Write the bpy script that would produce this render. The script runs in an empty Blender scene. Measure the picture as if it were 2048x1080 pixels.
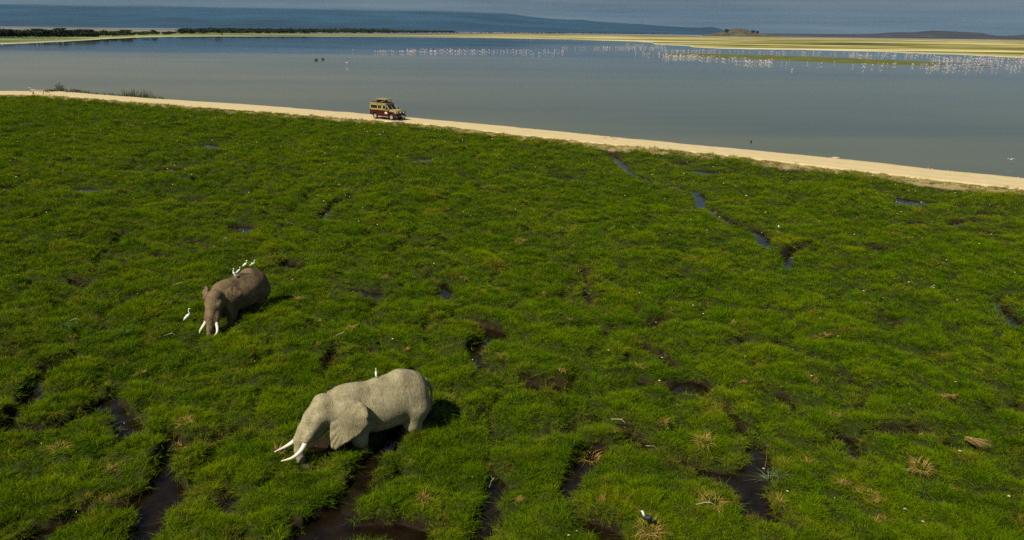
import bpy, bmesh, math, random
import numpy as np
from mathutils import Vector, Matrix, Euler

random.seed(7); RNG = np.random.default_rng(7)
R = math.radians
scene = bpy.context.scene
COL = scene.collection

# ------------------------------------------------------------------ camera
CAM_H = 13.0
PITCH = R(17.91); ROLL = R(0.72)
LENS = 26.0
F_PX = LENS / 36.0 * 2048.0
cam_d = bpy.data.cameras.new('camera'); cam = bpy.data.objects.new('camera', cam_d)
COL.objects.link(cam); scene.camera = cam
_f = Vector((0, math.cos(PITCH), -math.sin(PITCH)))
_r0 = Vector((1, 0, 0)); _u0 = _r0.cross(_f)
_r = _r0 * math.cos(ROLL) + _u0 * math.sin(ROLL)
_u = -_r0 * math.sin(ROLL) + _u0 * math.cos(ROLL)
CAM_P = Vector((0, 0, CAM_H))
cam.matrix_world = Matrix(((_r.x, _u.x, -_f.x, 0), (_r.y, _u.y, -_f.y, 0), (_r.z, _u.z, -_f.z, CAM_H), (0, 0, 0, 1)))
cam_d.lens = LENS; cam_d.sensor_width = 36.0; cam_d.clip_start = 0.5; cam_d.clip_end = 60000

def ray(px, py):
    d = _f * F_PX + _r * (px - 1024.0) - _u * (py - 540.0)
    return d.normalized()
def at(px, py, z=0.0):
    """point of the horizontal plane z that the photograph shows at this pixel"""
    d = ray(px, py)
    t = (z - CAM_H) / d.z
    return CAM_P + d * t
def far(px, py, dist):
    """point at a horizontal distance, with its height"""
    d = ray(px, py)
    return CAM_P + d * (dist / math.hypot(d.x, d.y))

# ------------------------------------------------------------------ light
SUN_EL, SUN_AZ = R(48), math.atan2(-0.70, -0.72)      # direction TOWARDS the sun in the xy plane
sun_dir = Vector((math.cos(SUN_AZ) * math.cos(SUN_EL), math.sin(SUN_AZ) * math.cos(SUN_EL), math.sin(SUN_EL)))
sd = bpy.data.lights.new('sun', 'SUN'); sun = bpy.data.objects.new('sun', sd); COL.objects.link(sun)
sd.energy = 5.0; sd.angle = R(0.53); sd.color = (1.0, 0.93, 0.78)
sun.rotation_euler = sun_dir.to_track_quat('Z', 'Y').to_euler(); sun.location = (0, 0, 60)

world = bpy.data.worlds.new('World'); scene.world = world; world.use_nodes = True
wt = world.node_tree; wt.nodes.clear()
def W(t, **k):
    n = wt.nodes.new(t)
    for a, b in k.items(): setattr(n, a, b)
    return n
wout = W('ShaderNodeOutputWorld'); wbg = W('ShaderNodeBackground'); wbg.inputs['Strength'].default_value = 0.06
sky = W('ShaderNodeTexSky', sky_type='NISHITA', sun_disc=False)
sky.sun_elevation = SUN_EL
sky.sun_rotation = math.atan2(sun_dir.x, sun_dir.y)
sky.altitude = 1100; sky.air_density = 1.0; sky.dust_density = 0.6; sky.ozone_density = 1.5
tc = W('ShaderNodeTexCoord'); sep = W('ShaderNodeSeparateXYZ'); wt.links.new(tc.outputs['Generated'], sep.inputs[0])
# cloud sheet seen from below: project the view direction on a flat layer
mx = W('ShaderNodeMath', operation='MAXIMUM'); mx.inputs[1].default_value = 0.0; wt.links.new(sep.outputs['Z'], mx.inputs[0])
ad = W('ShaderNodeMath', operation='ADD'); ad.inputs[1].default_value = 0.045; wt.links.new(mx.outputs[0], ad.inputs[0])
dv = W('ShaderNodeVectorMath', operation='DIVIDE'); wt.links.new(tc.outputs['Generated'], dv.inputs[0])
cmb = W('ShaderNodeCombineXYZ'); [wt.links.new(ad.outputs[0], cmb.inputs[i]) for i in range(3)]
wt.links.new(cmb.outputs[0], dv.inputs[1])
n1 = W('ShaderNodeTexNoise'); n1.inputs['Scale'].default_value = 0.55; n1.inputs['Detail'].default_value = 7; n1.inputs['Roughness'].default_value = 0.62
wt.links.new(dv.outputs[0], n1.inputs['Vector'])
# cover: full near the horizon, broken higher up
cov = W('ShaderNodeMapRange'); cov.inputs['From Min'].default_value = 0.05; cov.inputs['From Max'].default_value = 0.22
cov.inputs['To Min'].default_value = 0.62; cov.inputs['To Max'].default_value = -0.02; wt.links.new(sep.outputs['Z'], cov.inputs['Value'])
sm = W('ShaderNodeMath', operation='ADD'); wt.links.new(n1.outputs['Fac'], sm.inputs[0]); wt.links.new(cov.outputs[0], sm.inputs[1])
rg = W('ShaderNodeMapRange', interpolation_type='SMOOTHSTEP'); rg.inputs['From Min'].default_value = 0.5; rg.inputs['From Max'].default_value = 0.68
wt.links.new(sm.outputs[0], rg.inputs['Value'])
# cloud shade: streaked greys
mp = W('ShaderNodeVectorMath', operation='MULTIPLY'); mp.inputs[1].default_value = (3.0, 3.0, 95.0); wt.links.new(tc.outputs['Generated'], mp.inputs[0])
n2 = W('ShaderNodeTexNoise'); n2.inputs['Scale'].default_value = 1.0; n2.inputs['Detail'].default_value = 5; n2.inputs['Roughness'].default_value = 0.6
wt.links.new(mp.outputs[0], n2.inputs['Vector'])
cr = W('ShaderNodeValToRGB'); cr.color_ramp.elements[0].position = 0.32; cr.color_ramp.elements[1].position = 0.72
cr.color_ramp.elements[0].color = (1.7, 2.3, 3.0, 1); cr.color_ramp.elements[1].color = (3.1, 3.7, 4.2, 1)
wt.links.new(n2.outputs['Fac'], cr.inputs['Fac'])
mixc = W('ShaderNodeMix', data_type='RGBA'); wt.links.new(rg.outputs[0], mixc.inputs['Factor'])
wt.links.new(sky.outputs[0], mixc.inputs['A']); wt.links.new(cr.outputs[0], mixc.inputs['B'])
wt.links.new(mixc.outputs['Result'], wbg.inputs['Color']); wt.links.new(wbg.outputs[0], wout.inputs['Surface'])

scene.view_settings.view_transform = 'Standard'; scene.view_settings.look = 'None'
scene.view_settings.exposure = 0.0; scene.view_settings.gamma = 1.0; scene.view_settings.use_curve_mapping = False
scene.render.engine = 'CYCLES'
scene.cycles.max_bounces = 5; scene.cycles.diffuse_bounces = 2; scene.cycles.glossy_bounces = 3
scene.cycles.transmission_bounces = 3; scene.cycles.volume_bounces = 0; scene.cycles.transparent_max_bounces = 6
scene.cycles.sample_clamp_indirect = 4.0
scene.cycles.use_denoising = False

# ------------------------------------------------------------------ helpers
def tag(o, label=None, cat=None, group=None, kind=None):
    if label: o['label'] = label
    if cat: o['category'] = cat
    if group: o['group'] = group
    if kind: o['kind'] = kind
    return o
def obj(name, me, m=None, parent=None, smooth=False):
    o = bpy.data.objects.new(name, me); COL.objects.link(o)
    if m is not None and not me.materials: me.materials.append(m)
    if parent is not None: o.parent = parent
    if smooth:
        me.polygons.foreach_set('use_smooth', [True] * len(me.polygons))
    return o
def empty(name, loc=(0, 0, 0), rz=0):
    o = bpy.data.objects.new(name, None); COL.objects.link(o); o.empty_display_size = 0.3
    o.location = loc; o.rotation_euler = (0, 0, rz); return o
def mesh(name, v, f):
    me = bpy.data.meshes.new(name)
    me.from_pydata([tuple(map(float, p)) for p in v], [], [tuple(map(int, p)) for p in f]); me.update(); return me
def fast_mesh(name, v, quads):
    v = np.ascontiguousarray(v, np.float32); q = np.ascontiguousarray(quads, np.int32)
    k = q.shape[1]
    me = bpy.data.meshes.new(name)
    me.vertices.add(len(v)); me.vertices.foreach_set('co', v.ravel())
    me.loops.add(q.size); me.loops.foreach_set('vertex_index', q.ravel())
    me.polygons.add(len(q)); me.polygons.foreach_set('loop_start', np.arange(0, q.size, k, dtype=np.int32))
    me.update(calc_edges=True); me.validate()
    return me
def set_attr(me, name, arr):
    a = me.attributes.new(name, 'FLOAT', 'POINT'); a.data.foreach_set('value', np.asarray(arr, np.float32).ravel())
class MB:
    """collects boxes, tubes, loops as one mesh"""
    def __init__(s): s.v = []; s.f = []
    def add(s, v, f):
        o = len(s.v); s.v += [tuple(p) for p in v]; s.f += [tuple(i + o for i in q) for q in f]
    def box(s, c, d, rot=None):
        cx, cy, cz = c; dx, dy, dz = (k / 2 for k in d)
        v = [Vector((x, y, z)) for z in (-dz, dz) for y in (-dy, dy) for x in (-dx, dx)]
        if rot is not None: v = [rot @ p for p in v]
        v = [p + Vector(c) for p in v]
        s.add(v, [(0, 2, 3, 1), (4, 5, 7, 6), (0, 1, 5, 4), (2, 6, 7, 3), (0, 4, 6, 2), (1, 3, 7, 5)])
    def tube(s, pts, rad, n=8, cap=True):
        pts = [Vector(p) for p in pts]
        if not hasattr(rad, '__len__'): rad = [rad] * len(pts)
        o = len(s.v); up = Vector((0, 0, 1))
        for i, p in enumerate(pts):
            t = (pts[min(i + 1, len(pts) - 1)] - pts[max(i - 1, 0)]).normalized()
            a = t.cross(up)
            if a.length < 0.1: a = t.cross(Vector((1, 0, 0)))
            a.normalize(); b = t.cross(a)
            for k in range(n):
                w = 2 * math.pi * k / n
                s.v.append(tuple(p + (a * math.cos(w) + b * math.sin(w)) * rad[i]))
        for i in range(len(pts) - 1):
            for k in range(n):
                k2 = (k + 1) % n
                s.f.append((o + i * n + k, o + i * n + k2, o + (i + 1) * n + k2, o + (i + 1) * n + k))
        if cap:
            s.f.append(tuple(o + k for k in range(n))[::-1]); e = o + (len(pts) - 1) * n
            s.f.append(tuple(e + k for k in range(n)))
    def prism(s, outline, axis, a, b):
        """outline in the plane across axis (0 x, 1 y, 2 z) extruded from a to b"""
        def P(p, h):
            q = list(p); q.insert(axis, h); return tuple(q)
        n = len(outline)
        v = [P(p, a) for p in outline] + [P(p, b) for p in outline]
        f = [tuple(range(n))[::-1], tuple(range(n, 2 * n))] + [(i, (i + 1) % n, n + (i + 1) % n, n + i) for i in range(n)]
        s.add(v, f)
    def ell(s, c, r, seg=10, rings=6, rot=None):
        v = []; f = []
        for i in range(1, rings):
            th = math.pi * i / rings
            for k in range(seg):
                w = 2 * math.pi * k / seg
                v.append(Vector((r[0] * math.sin(th) * math.cos(w), r[1] * math.sin(th) * math.sin(w), r[2] * math.cos(th))))
        v += [Vector((0, 0, r[2])), Vector((0, 0, -r[2]))]
        for i in range(rings - 2):
            for k in range(seg):
                k2 = (k + 1) % seg
                f.append((i * seg + k, (i + 1) * seg + k, (i + 1) * seg + k2, i * seg + k2))
        T = len(v) - 2
        for k in range(seg):
            k2 = (k + 1) % seg
            f.append((T, k, k2)); f.append((T + 1, (rings - 2) * seg + k2, (rings - 2) * seg + k))
        if rot is not None: v = [rot @ p for p in v]
        s.add([p + Vector(c) for p in v], f)
    def mesh(s, name):
        me = mesh(name, s.v, s.f)
        b = bmesh.new(); b.from_mesh(me); bmesh.ops.recalc_face_normals(b, faces=b.faces); b.to_mesh(me); b.free()
        return me
    def build(s, name, m, parent=None, smooth=False, bevel=0):
        o = obj(name, s.mesh(name), m, parent, smooth)
        if bevel:
            bv = o.modifiers.new('bevel', 'BEVEL'); bv.width = bevel; bv.segments = 2; bv.limit_method = 'ANGLE'
        return o

# ------------------------------------------------------------------ noise
def _h(ix, iy, s):
    n = (ix.astype(np.int64) * 374761393 + iy.astype(np.int64) * 668265263 + s * 1442695041) & 0x7fffffff
    n = (n ^ (n >> 13)) * 1274126177 & 0x7fffffff
    return ((n ^ (n >> 16)) & 0xffffff) / float(0xffffff)
def vn(x, y, s=0):
    ix = np.floor(x); iy = np.floor(y); fx = x - ix; fy = y - iy
    fx = fx * fx * fx * (fx * (fx * 6 - 15) + 10); fy = fy * fy * fy * (fy * (fy * 6 - 15) + 10)
    a = _h(ix, iy, s); b = _h(ix + 1, iy, s); c = _h(ix, iy + 1, s); d = _h(ix + 1, iy + 1, s)
    return (a + (b - a) * fx) * (1 - fy) + (c + (d - c) * fx) * fy
def fbm(x, y, s=0, o=4):
    t = 0; w = 1; tw = 0
    for k in range(o):
        t = t + w * vn(x * 2 ** k + 17.3 * k, y * 2 ** k - 9.1 * k, s + k); tw += w; w *= 0.5
    return t / tw
def sstep(a, b, x):
    t = np.clip((x - a) / (b - a), 0, 1); return t * t * (3 - 2 * t)
def voro(x, y, s=0):
    """F1, F2 distances and the id of the nearest cell"""
    ix = np.floor(x); iy = np.floor(y)
    f1 = np.full(x.shape, 9.0); f2 = np.full(x.shape, 9.0); cid = np.zeros(x.shape)
    for dx in (-1, 0, 1):
        for dy in (-1, 0, 1):
            cx = ix + dx; cy = iy + dy
            px_ = cx + 0.1 + 0.8 * _h(cx, cy, s + 11); py_ = cy + 0.1 + 0.8 * _h(cx, cy, s + 37)
            d = np.hypot(x - px_, y - py_)
            near = d < f1
            f2 = np.where(near, f1, np.minimum(f2, d)); cid = np.where(near, _h(cx, cy, s + 71), cid); f1 = np.where(near, d, f1)
    return f1, f2, cid

# ------------------------------------------------------------------ node materials
class NM:
    def __init__(s, name):
        s.m = bpy.data.materials.new(name); s.m.use_nodes = True; s.t = s.m.node_tree; s.t.nodes.clear()
        s.out = s.n('ShaderNodeOutputMaterial')
    def n(s, t, **k):
        q = s.t.nodes.new(t)
        for a, b in k.items(): setattr(q, a, b)
        return q
    def l(s, a, b): s.t.links.new(a, b); return b
    def val(s, q, nm, v):
        if hasattr(v, 'is_output') or isinstance(v, bpy.types.NodeSocket): s.l(v, q.inputs[nm])
        else: q.inputs[nm].default_value = v
    def noise(s, scale, detail=4, rough=0.55, vec=None, dist=0.0):
        q = s.n('ShaderNodeTexNoise'); q.inputs['Scale'].default_value = scale; q.inputs['Detail'].default_value = detail
        q.inputs['Roughness'].default_value = rough; q.inputs['Distortion'].default_value = dist
        if vec is not None: s.l(vec, q.inputs['Vector'])
        return q.outputs['Fac']
    def ramp(s, fac, stops):
        q = s.n('ShaderNodeValToRGB'); s.l(fac, q.inputs['Fac']); e = q.color_ramp.elements
        while len(e) < len(stops): e.new(0.5)
        for i, (p, c) in enumerate(stops):
            e[i].position = p; e[i].color = (*c, 1) if len(c) == 3 else c
        return q.outputs['Color']
    def rng(s, x, a, b, c=0.0, d=1.0):
        q = s.n('ShaderNodeMapRange', interpolation_type='SMOOTHSTEP'); s.l(x, q.inputs['Value'])
        for nm, v in zip(('From Min', 'From Max', 'To Min', 'To Max'), (a, b, c, d)): q.inputs[nm].default_value = v
        return q.outputs[0]
    def math(s, op, a, b=0.0):
        q = s.n('ShaderNodeMath', operation=op)
        for i, v in enumerate((a, b)):
            if isinstance(v, (int, float)): q.inputs[i].default_value = v
            else: s.l(v, q.inputs[i])
        return q.outputs[0]
    def mix(s, fac, a, b):
        q = s.n('ShaderNodeMix', data_type='RGBA')
        for nm, v in (('Factor', fac), ('A', a), ('B', b)):
            if isinstance(v, (int, float)): q.inputs[nm].default_value = v
            elif isinstance(v, tuple): q.inputs[nm].default_value = (*v, 1)
            else: s.l(v, q.inputs[nm])
        return q.outputs['Result']
    def attr(s, name): return s.n('ShaderNodeAttribute', attribute_name=name).outputs['Fac']
    def pos(s): return s.n('ShaderNodeNewGeometry').outputs['Position']
    def objc(s): return s.n('ShaderNodeTexCoord').outputs['Object']
    def scale(s, vec, v):
        q = s.n('ShaderNodeVectorMath', operation='MULTIPLY'); s.l(vec, q.inputs[0]); q.inputs[1].default_value = v; return q.outputs[0]
    def bump(s, h, strength=0.5, dist=0.05):
        q = s.n('ShaderNodeBump'); q.inputs['Strength'].default_value = strength; q.inputs['Distance'].default_value = dist
        s.l(h, q.inputs['Height']); return q.outputs[0]
    def bsdf(s, color, rough=0.6, normal=None, **k):
        q = s.n('ShaderNodeBsdfPrincipled')
        if isinstance(color, tuple): q.inputs['Base Color'].default_value = (*color, 1)
        else: s.l(color, q.inputs['Base Color'])
        if isinstance(rough, (int, float)): q.inputs['Roughness'].default_value = rough
        else: s.l(rough, q.inputs['Roughness'])
        if normal is not None: s.l(normal, q.inputs['Normal'])
        for a, b in k.items():
            nm = a.replace('_', ' ')
            if isinstance(b, (int, float, tuple)): q.inputs[nm].default_value = b
            else: s.l(b, q.inputs[nm])
        s.l(q.outputs[0], s.out.inputs['Surface']); return q
def simple(name, color, rough=0.6, var=0.15, sc=6.0, **k):
    M = NM(name); p = M.objc(); nz = M.noise(sc, 4, vec=p)
    c2 = tuple(max(0, c * (1 - var)) for c in color); c3 = tuple(c * (1 + var) for c in color)
    M.bsdf(M.ramp(nz, [(0.3, c2), (0.7, c3)]), rough, **k)
    return M.m
# ================================================================== LAND
LAKE_Z, ROAD_Z = 0.25, 0.62
ROAD_FAR = [(0,181.5),(60,182),(120,181.5),(165,186),(230,191),(300,196),(512,209.5),(710,225),(850,237),(1024,253),(1200,270),(1400,290),(1536,302.5),(1700,318.5),(1850,335),(2048,355.5)]
ROAD_NEAR = [(0,189.5),(90,190),(150,194),(300,206.5),(512,222),(710,238),(850,248),(1024,268),(1200,287),(1400,305),(1536,320),(1700,339),(1850,357),(2048,378)]
def edge_fn(pts):
    w = np.array([tuple(at(x, y, ROAD_Z))[:2] for x, y in pts])
    w = w[np.argsort(w[:, 0])]
    s0 = (w[3, 1] - w[0, 1]) / (w[3, 0] - w[0, 0]); s1 = (w[-1, 1] - w[-4, 1]) / (w[-1, 0] - w[-4, 0])
    xs = np.r_[w[0, 0] - 1500, w[:, 0], w[-1, 0] + 900]; ys = np.r_[w[0, 1] - 1500 * s0, w[:, 1], w[-1, 1] + 900 * s1]
    return lambda x: np.interp(x, xs, ys)
Y_FAR, Y_NEAR = edge_fn(ROAD_FAR), edge_fn(ROAD_NEAR)

# muddy channels and pools of the marsh: (list of (px, py), width in metres along it, depth 0..1)
CH = [
 ([(630,1090),(655,1055),(700,1015),(720,975),(742,930),(765,900),(800,872),(835,850),(860,838)], [1.25,1.1,.85,.7,.62,.6,.65,.7,.5], 1),
 ([(640,1075),(720,1072),(790,1068),(830,1085)], [1.2,.8,.75,.9], 1),
 ([(285,1090),(310,1035),(318,1000),(330,960),(335,930),(365,908),(425,893)], [.85,.95,1.0,.6,.5,.65,.35], 1),
 ([(305,1010),(240,1020),(180,1040),(120,1058),(70,1085)], [1.0,.45,.6,.55,.6], 1),
 ([(128,732),(105,742),(88,765),(65,795),(40,835),(18,865)], [.5,.75,.45,.5,.6,.45], 1),
 ([(238,790),(215,808),(185,828),(150,848),(95,866),(50,870)], [.35,.5,.45,.35,.25,.2], 1),
 ([(225,812),(245,840),(262,862),(275,880)], [.25,.5,.55,.4], .9),
 ([(480,870),(510,874),(545,872)], [.3,.45,.3], .9),
 ([(340,880),(350,893)], [.35,.3], .9),
 ([(650,568),(675,577),(712,583),(740,592),(738,608)], [.35,.35,.5,.75,.5], 1),
 ([(915,652),(950,656),(985,670),(990,682),(955,700),(945,722),(960,745),(975,762)], [.3,.55,1.0,.9,.45,.35,.6,.75], 1),
 ([(855,662),(880,664),(915,655)], [.2,.25,.3], .7),
 ([(1055,778),(1095,786),(1140,778),(1195,768),(1250,763),(1300,772),(1340,778)], [.7,.85,.55,.45,.3,.25,.35], 1),
 ([(1075,800),(1072,786)], [.5,.5], 1),
 ([(1350,782),(1385,775),(1410,785),(1405,800)], [.6,.95,.6,.3], 1),
 ([(1440,815),(1455,835),(1468,855),(1478,870)], [.3,.4,.42,.25], 1),
 ([(1345,930),(1385,942),(1430,955),(1470,968),(1510,965),(1522,935),(1515,900)], [.25,.35,.55,.9,1.0,.5,.35], 1),
 ([(1490,975),(1510,1005),(1530,1035),(1560,1065)], [1.1,.75,.6,.3], 1),
 ([(1200,905),(1175,925),(1160,950),(1145,972)], [.5,.8,.6,.4], .95),
 ([(1155,1045),(1190,1065),(1225,1085)], [.35,.7,.7], 1),
 ([(1252,868),(1275,890),(1300,912)], [.35,.5,.3], .75),
 ([(985,960),(988,1000),(975,1040),(972,1085)], [.3,.4,.35,.6], .75),
 ([(1218,305),(1235,322),(1252,338),(1262,348),(1300,362),(1345,372),(1385,382),(1402,397),(1400,412),(1438,434),(1470,452),(1512,466),(1528,482),(1530,500)], [.4,.6,.6,.5,.35,.4,.5,.9,.7,.5,.55,.8,.9,.7], 1),
 ([(1640,496),(1610,500),(1580,512),(1572,530),(1580,548)], [.3,.7,.6,.35,.2], 1),
 ([(1352,328),(1376,328)], [1.1,1.1], 1), ([(1398,345),(1440,347)], [1.6,1.6], 1),
 ([(1790,396),(1815,401)], [.6,.8], 1), ([(1812,407),(1850,408)], [1.5,1.3], 1), ([(1975,431),(2008,433)], [1.1,1.0], 1),
 ([(1815,449),(1850,452)], [1.1,1.0], 1), ([(1895,452),(1925,448),(1955,444)], [.7,1.0,.5], 1), ([(1980,472),(2020,475)], [.9,.7], 1),
 ([(1742,499),(1768,501)], [1.2,1.1], 1), ([(1885,383),(1912,384)], [1.0,.8], 1), ([(1842,377),(1862,379)], [.9,.8], 1),
 ([(1570,344),(1590,348)], [1.0,.9], 1), ([(1598,363),(1622,364)], [.8,.7], 1), ([(1525,353),(1545,356)],[.7,.7],1),
 ([(1752,640),(1770,650),(1790,657),(1835,657)], [.4,.8,.55,.25], 1),
 ([(1985,605),(2005,625),(2030,650),(2050,668)], [.5,.5,.8,1.2], .95),
 ([(1462,692),(1490,700),(1530,700),(1562,696)], [.3,.35,.2,.15], 1),
 ([(1310,649),(1340,650)], [.5,.4], 1), ([(1320,620),(1325,635)], [.3,.2], .9), ([(1162,550),(1176,556)], [.6,.5], .9),
 ([(885,570),(893,583),(888,600)], [.4,.6,.3], 1), ([(845,545),(858,553)], [.3,.3], .9),
 ([(470,457),(500,460)], [1.1,1.0], 1), ([(372,403),(392,407)], [1.1,1.0], 1), ([(335,340),(352,341)], [1.5,1.2], 1), ([(305,343),(325,345)], [.6,.5], 1),
 ([(420,290),(424,300)], [1.2,1.0], 1), ([(318,518),(332,523)], [.7,.6], 1), ([(165,379),(182,382)], [1.1,1.0], 1), ([(570,535),(605,537)], [1.2,.9], 1),
 ([(700,395),(680,405),(662,415),(652,430),(640,445)], [.6,.5,.4,.6,.4], .95),
 ([(1115,356),(1138,359)], [1.1,1.0], 1), ([(845,323),(855,317)], [1.2,.8], 1), ([(380,485),(395,490)], [.5,.6], .9),
 ([(672,712),(655,728),(648,745)], [.3,.5,.3], .85), ([(-20,728),(8,725)], [.9,.8], 1),
 ([(1655,905),(1690,880),(1700,905),(1705,940)], [.3,.4,.5,.35], .65), ([(1740,880),(1780,876),(1835,872)], [.3,.5,.4], .65),
 ([(1965,742),(1990,750),(2005,758)], [.35,.7,.4], .8), ([(1870,660),(1895,668),(1925,690)], [.3,.4,.3], .75),
 ([(1880,885),(1900,905)], [.25,.5], .95), ([(1985,790),(2045,840)], [.25,.3], .6), ([(1530,795),(1560,800),(1590,830)], [.3,.6,.4], .65),
 ([(1290,705),(1320,720),(1345,735)], [.35,.5,.3], .65), ([(1270,765),(1290,780)], [.3,.3], .8), ([(1140,970),(1130,1000)],[.3,.2],.7),
 ([(590,895),(640,905),(700,905)], [.3,.6,.5], .6), ([(870,640),(760,640)], [.1,.1], .4),
 ([(1660,520),(1700,540),(1780,560),(1870,590)],[.15,.2,.2,.15],.6), ([(1560,690),(1640,740),(1720,790),(1810,850),(1880,890)],[.15,.2,.2,.25,.3],.65),
 ([(1100,480),(1150,520),(1170,560),(1180,620),(1260,680),(1300,710)],[.15,.2,.3,.2,.2,.3],.6),
 ([(250,470),(200,520),(190,560)],[.15,.25,.2],.6), ([(140,560),(165,572),(200,580)],[.3,.5,.3],.75), ([(60,360),(80,352)],[.6,.4],.8),
]
SEG = []
for pts, ws, dep in CH:
    w = [at(x, y, 0.05) for x, y in pts]; ws = [q * 1.15 for q in ws] if (len(pts) == 2 and w[0].length > 55) else ws; ws = [max(.42, q * (1.0 + .004 * max(0, P_.length - 30)) + .14) for q, P_ in zip(ws, w)] if dep > .85 else [q + .12 for q in ws]
    for i in range(len(w) - 1):
        SEG.append((w[i].x, w[i].y, w[i + 1].x, w[i + 1].y, ws[i] / 2, ws[i + 1] / 2, dep))
def channel(x, y):
    """0 outside .. 1 in the middle of a channel, and its bank"""
    wob = (fbm(x * 1.7, y * 1.7, 5, 3) - .5) * .55 + (fbm(x * .6 + 5, y * .6, 8, 2) - .5) * .35
    best = np.full(x.shape, 9.0); dp = np.zeros(x.shape)
    for ax, ay, bx, by, wa, wb, de in SEG:
        m = (np.abs(x - (ax + bx) / 2) < abs(ax - bx) / 2 + 3) & (np.abs(y - (ay + by) / 2) < abs(ay - by) / 2 + 3)
        if not m.any(): continue
        X = x[m] - ax; Y = y[m] - ay; L = max((bx - ax) ** 2 + (by - ay) ** 2, 1e-6)
        t = np.clip((X * (bx - ax) + Y * (by - ay)) / L, 0, 1)
        d = np.hypot(X - t * (bx - ax), Y - t * (by - ay)) - (wa + (wb - wa) * t) + wob[m] * .5
        b = best[m]; near = d < b
        best[m] = np.where(near, d, b); q = dp[m]; dp[m] = np.where(near, de, q)
    return best, dp
def marsh(x, y):
    """height, grass cover, soil wetness, road closeness"""
    x = np.asarray(x, float); y = np.asarray(y, float)
    wx = x + (fbm(x * .35, y * .35, 21, 3) - .5) * 2.4; wy = y + (fbm(x * .35, y * .35, 31, 3) - .5) * 2.4
    f1, f2, cid = voro(wx / 3.1, wy / 3.1, 1)
    e1 = sstep(0.0, .42, f2 - f1)
    wx2 = x + (fbm(x * 1.1, y * 1.1, 41, 2) - .5) * 1.1; wy2 = y + (fbm(x * 1.1, y * 1.1, 51, 2) - .5) * 1.1
    g1, g2, gid = voro(wx2 / 1.15, wy2 / 1.15, 2)
    e2 = sstep(0.0, .6, g2 - g1)
    gate = sstep(.42, .62, fbm(x * .11, y * .11, 61, 3))
    z = .10 + .36 * e1 * (.55 + .45 * gate) + .17 * e2 + .16 * (cid - .5) * e1 + .14 * (fbm(x * .25, y * .25, 3, 3) - .5)
    z += .05 * (fbm(x * 2.5, y * 2.5, 13, 3) - .5)
    slit = 1 - sstep(.015, .085, f2 - f1); slit2 = (1 - sstep(.01, .07, g2 - g1)) * sstep(.36, .50, fbm(x * .5, y * .5, 171, 2))
    z -= .08 * slit + .06 * slit2
    cover = 1 - np.maximum(.93 * slit, .80 * slit2)
    # bare grooves where the cells part
    groove = (1 - sstep(.02, .10, f2 - f1)) * sstep(.40, .52, fbm(x * .19, y * .19, 71, 3))
    z -= .10 * groove; cover *= 1 - .97 * groove
    crack = (1 - sstep(.0, .10, g2 - g1)) * sstep(.48, .60, fbm(x * .3 + 40, y * .3, 73, 3)); z -= .06 * crack; cover *= 1 - .9 * crack
    d, dp = channel(x, y)
    c = 1 - sstep(-.06, .16, d)
    bank = 1 - sstep(.0, 1.1, d)
    farness = sstep(35, 75, np.hypot(x, y)) * (1 - sstep(.3, 3.2, d)) * (dp > .85)
    z = z * (1 - .75 * farness)
    z = z + .05 * bank * (1 - c)
    z = z * (1 - c) + c * (.10 - .19 * dp)
    z += c * .035 * (fbm(x * 5, y * 5, 81, 3) - .5) * 2
    cover = cover * (1 - (1 - sstep(-.03, .06, d)))
    wet = np.maximum(c, groove * .6)
    # the road bank
    dn = (Y_NEAR(x) - y) * .85
    up = 1 - sstep(-.5, 7.0, dn)
    z = z * (1 - up * .75) + up * (ROAD_Z - .13)
    rag = (fbm(x * .5, y * .5, 91, 4) - .5) * 2.0 + (fbm(x * 2.2, y * 2.2, 95, 3) - .5) * 1.2
    cover = cover * sstep(.0, 1.1, dn + rag)
    df = (y - Y_FAR(x)) * .85 + (fbm(x * .4, y * .4, 99, 4) - .5) * .5
    z = np.where(df > -0.6, ROAD_Z - .14 - sstep(-.6, 1.8, df) * 1.1, z)
    global FARNESS, DRY, CORE, CELL; CORE = sstep(.03, .40, f2 - f1) * (.45 + .55 * sstep(.02, .45, g2 - g1)); CELL = .55 * cid + .45 * gid; FARNESS = farness; DRY = np.maximum((1 - sstep(.05, .9, d)) * (d < 8), (1 - sstep(.05, .22, f2 - f1)) * sstep(.40, .52, fbm(x * .19, y * .19, 71, 3))) * sstep(.42, .60, fbm(x * .45, y * .45, 141, 3))
    near_road = 1 - sstep(0.3, 5.0, dn + rag * .8)
    cover = np.where(y > Y_NEAR(x) + 1.5, 0, cover)
    return z, cover, wet, near_road

# ---- ground of the marsh
nr, nt = 640, 760
rr = 11.0 * (260 / 11.0) ** (np.linspace(0, 1, nr)); tt = np.radians(np.linspace(-49, 49, nt))
RR, TT = np.meshgrid(rr, tt, indexing='ij')
gx = (RR * np.sin(TT)).ravel(); gy = (RR * np.cos(TT)).ravel()
gz, gcov, gwet, groad = marsh(gx, gy)
keep = gy < Y_FAR(gx) + 6
I = np.arange(nr * nt).reshape(nr, nt)
Q = np.stack([I[:-1, :-1], I[:-1, 1:], I[1:, 1:], I[1:, :-1]], -1).reshape(-1, 4)
Q = Q[keep[Q].all(1)]
used = np.unique(Q); remap = np.full(nr * nt, -1); remap[used] = np.arange(len(used)); Q = remap[Q]
me = fast_mesh('ground', np.stack([gx, gy, gz], 1)[used], Q[:, ::-1])
for nm, a in (('cover', gcov), ('wet', gwet), ('road', groad)): set_attr(me, nm, a[used])
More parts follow.
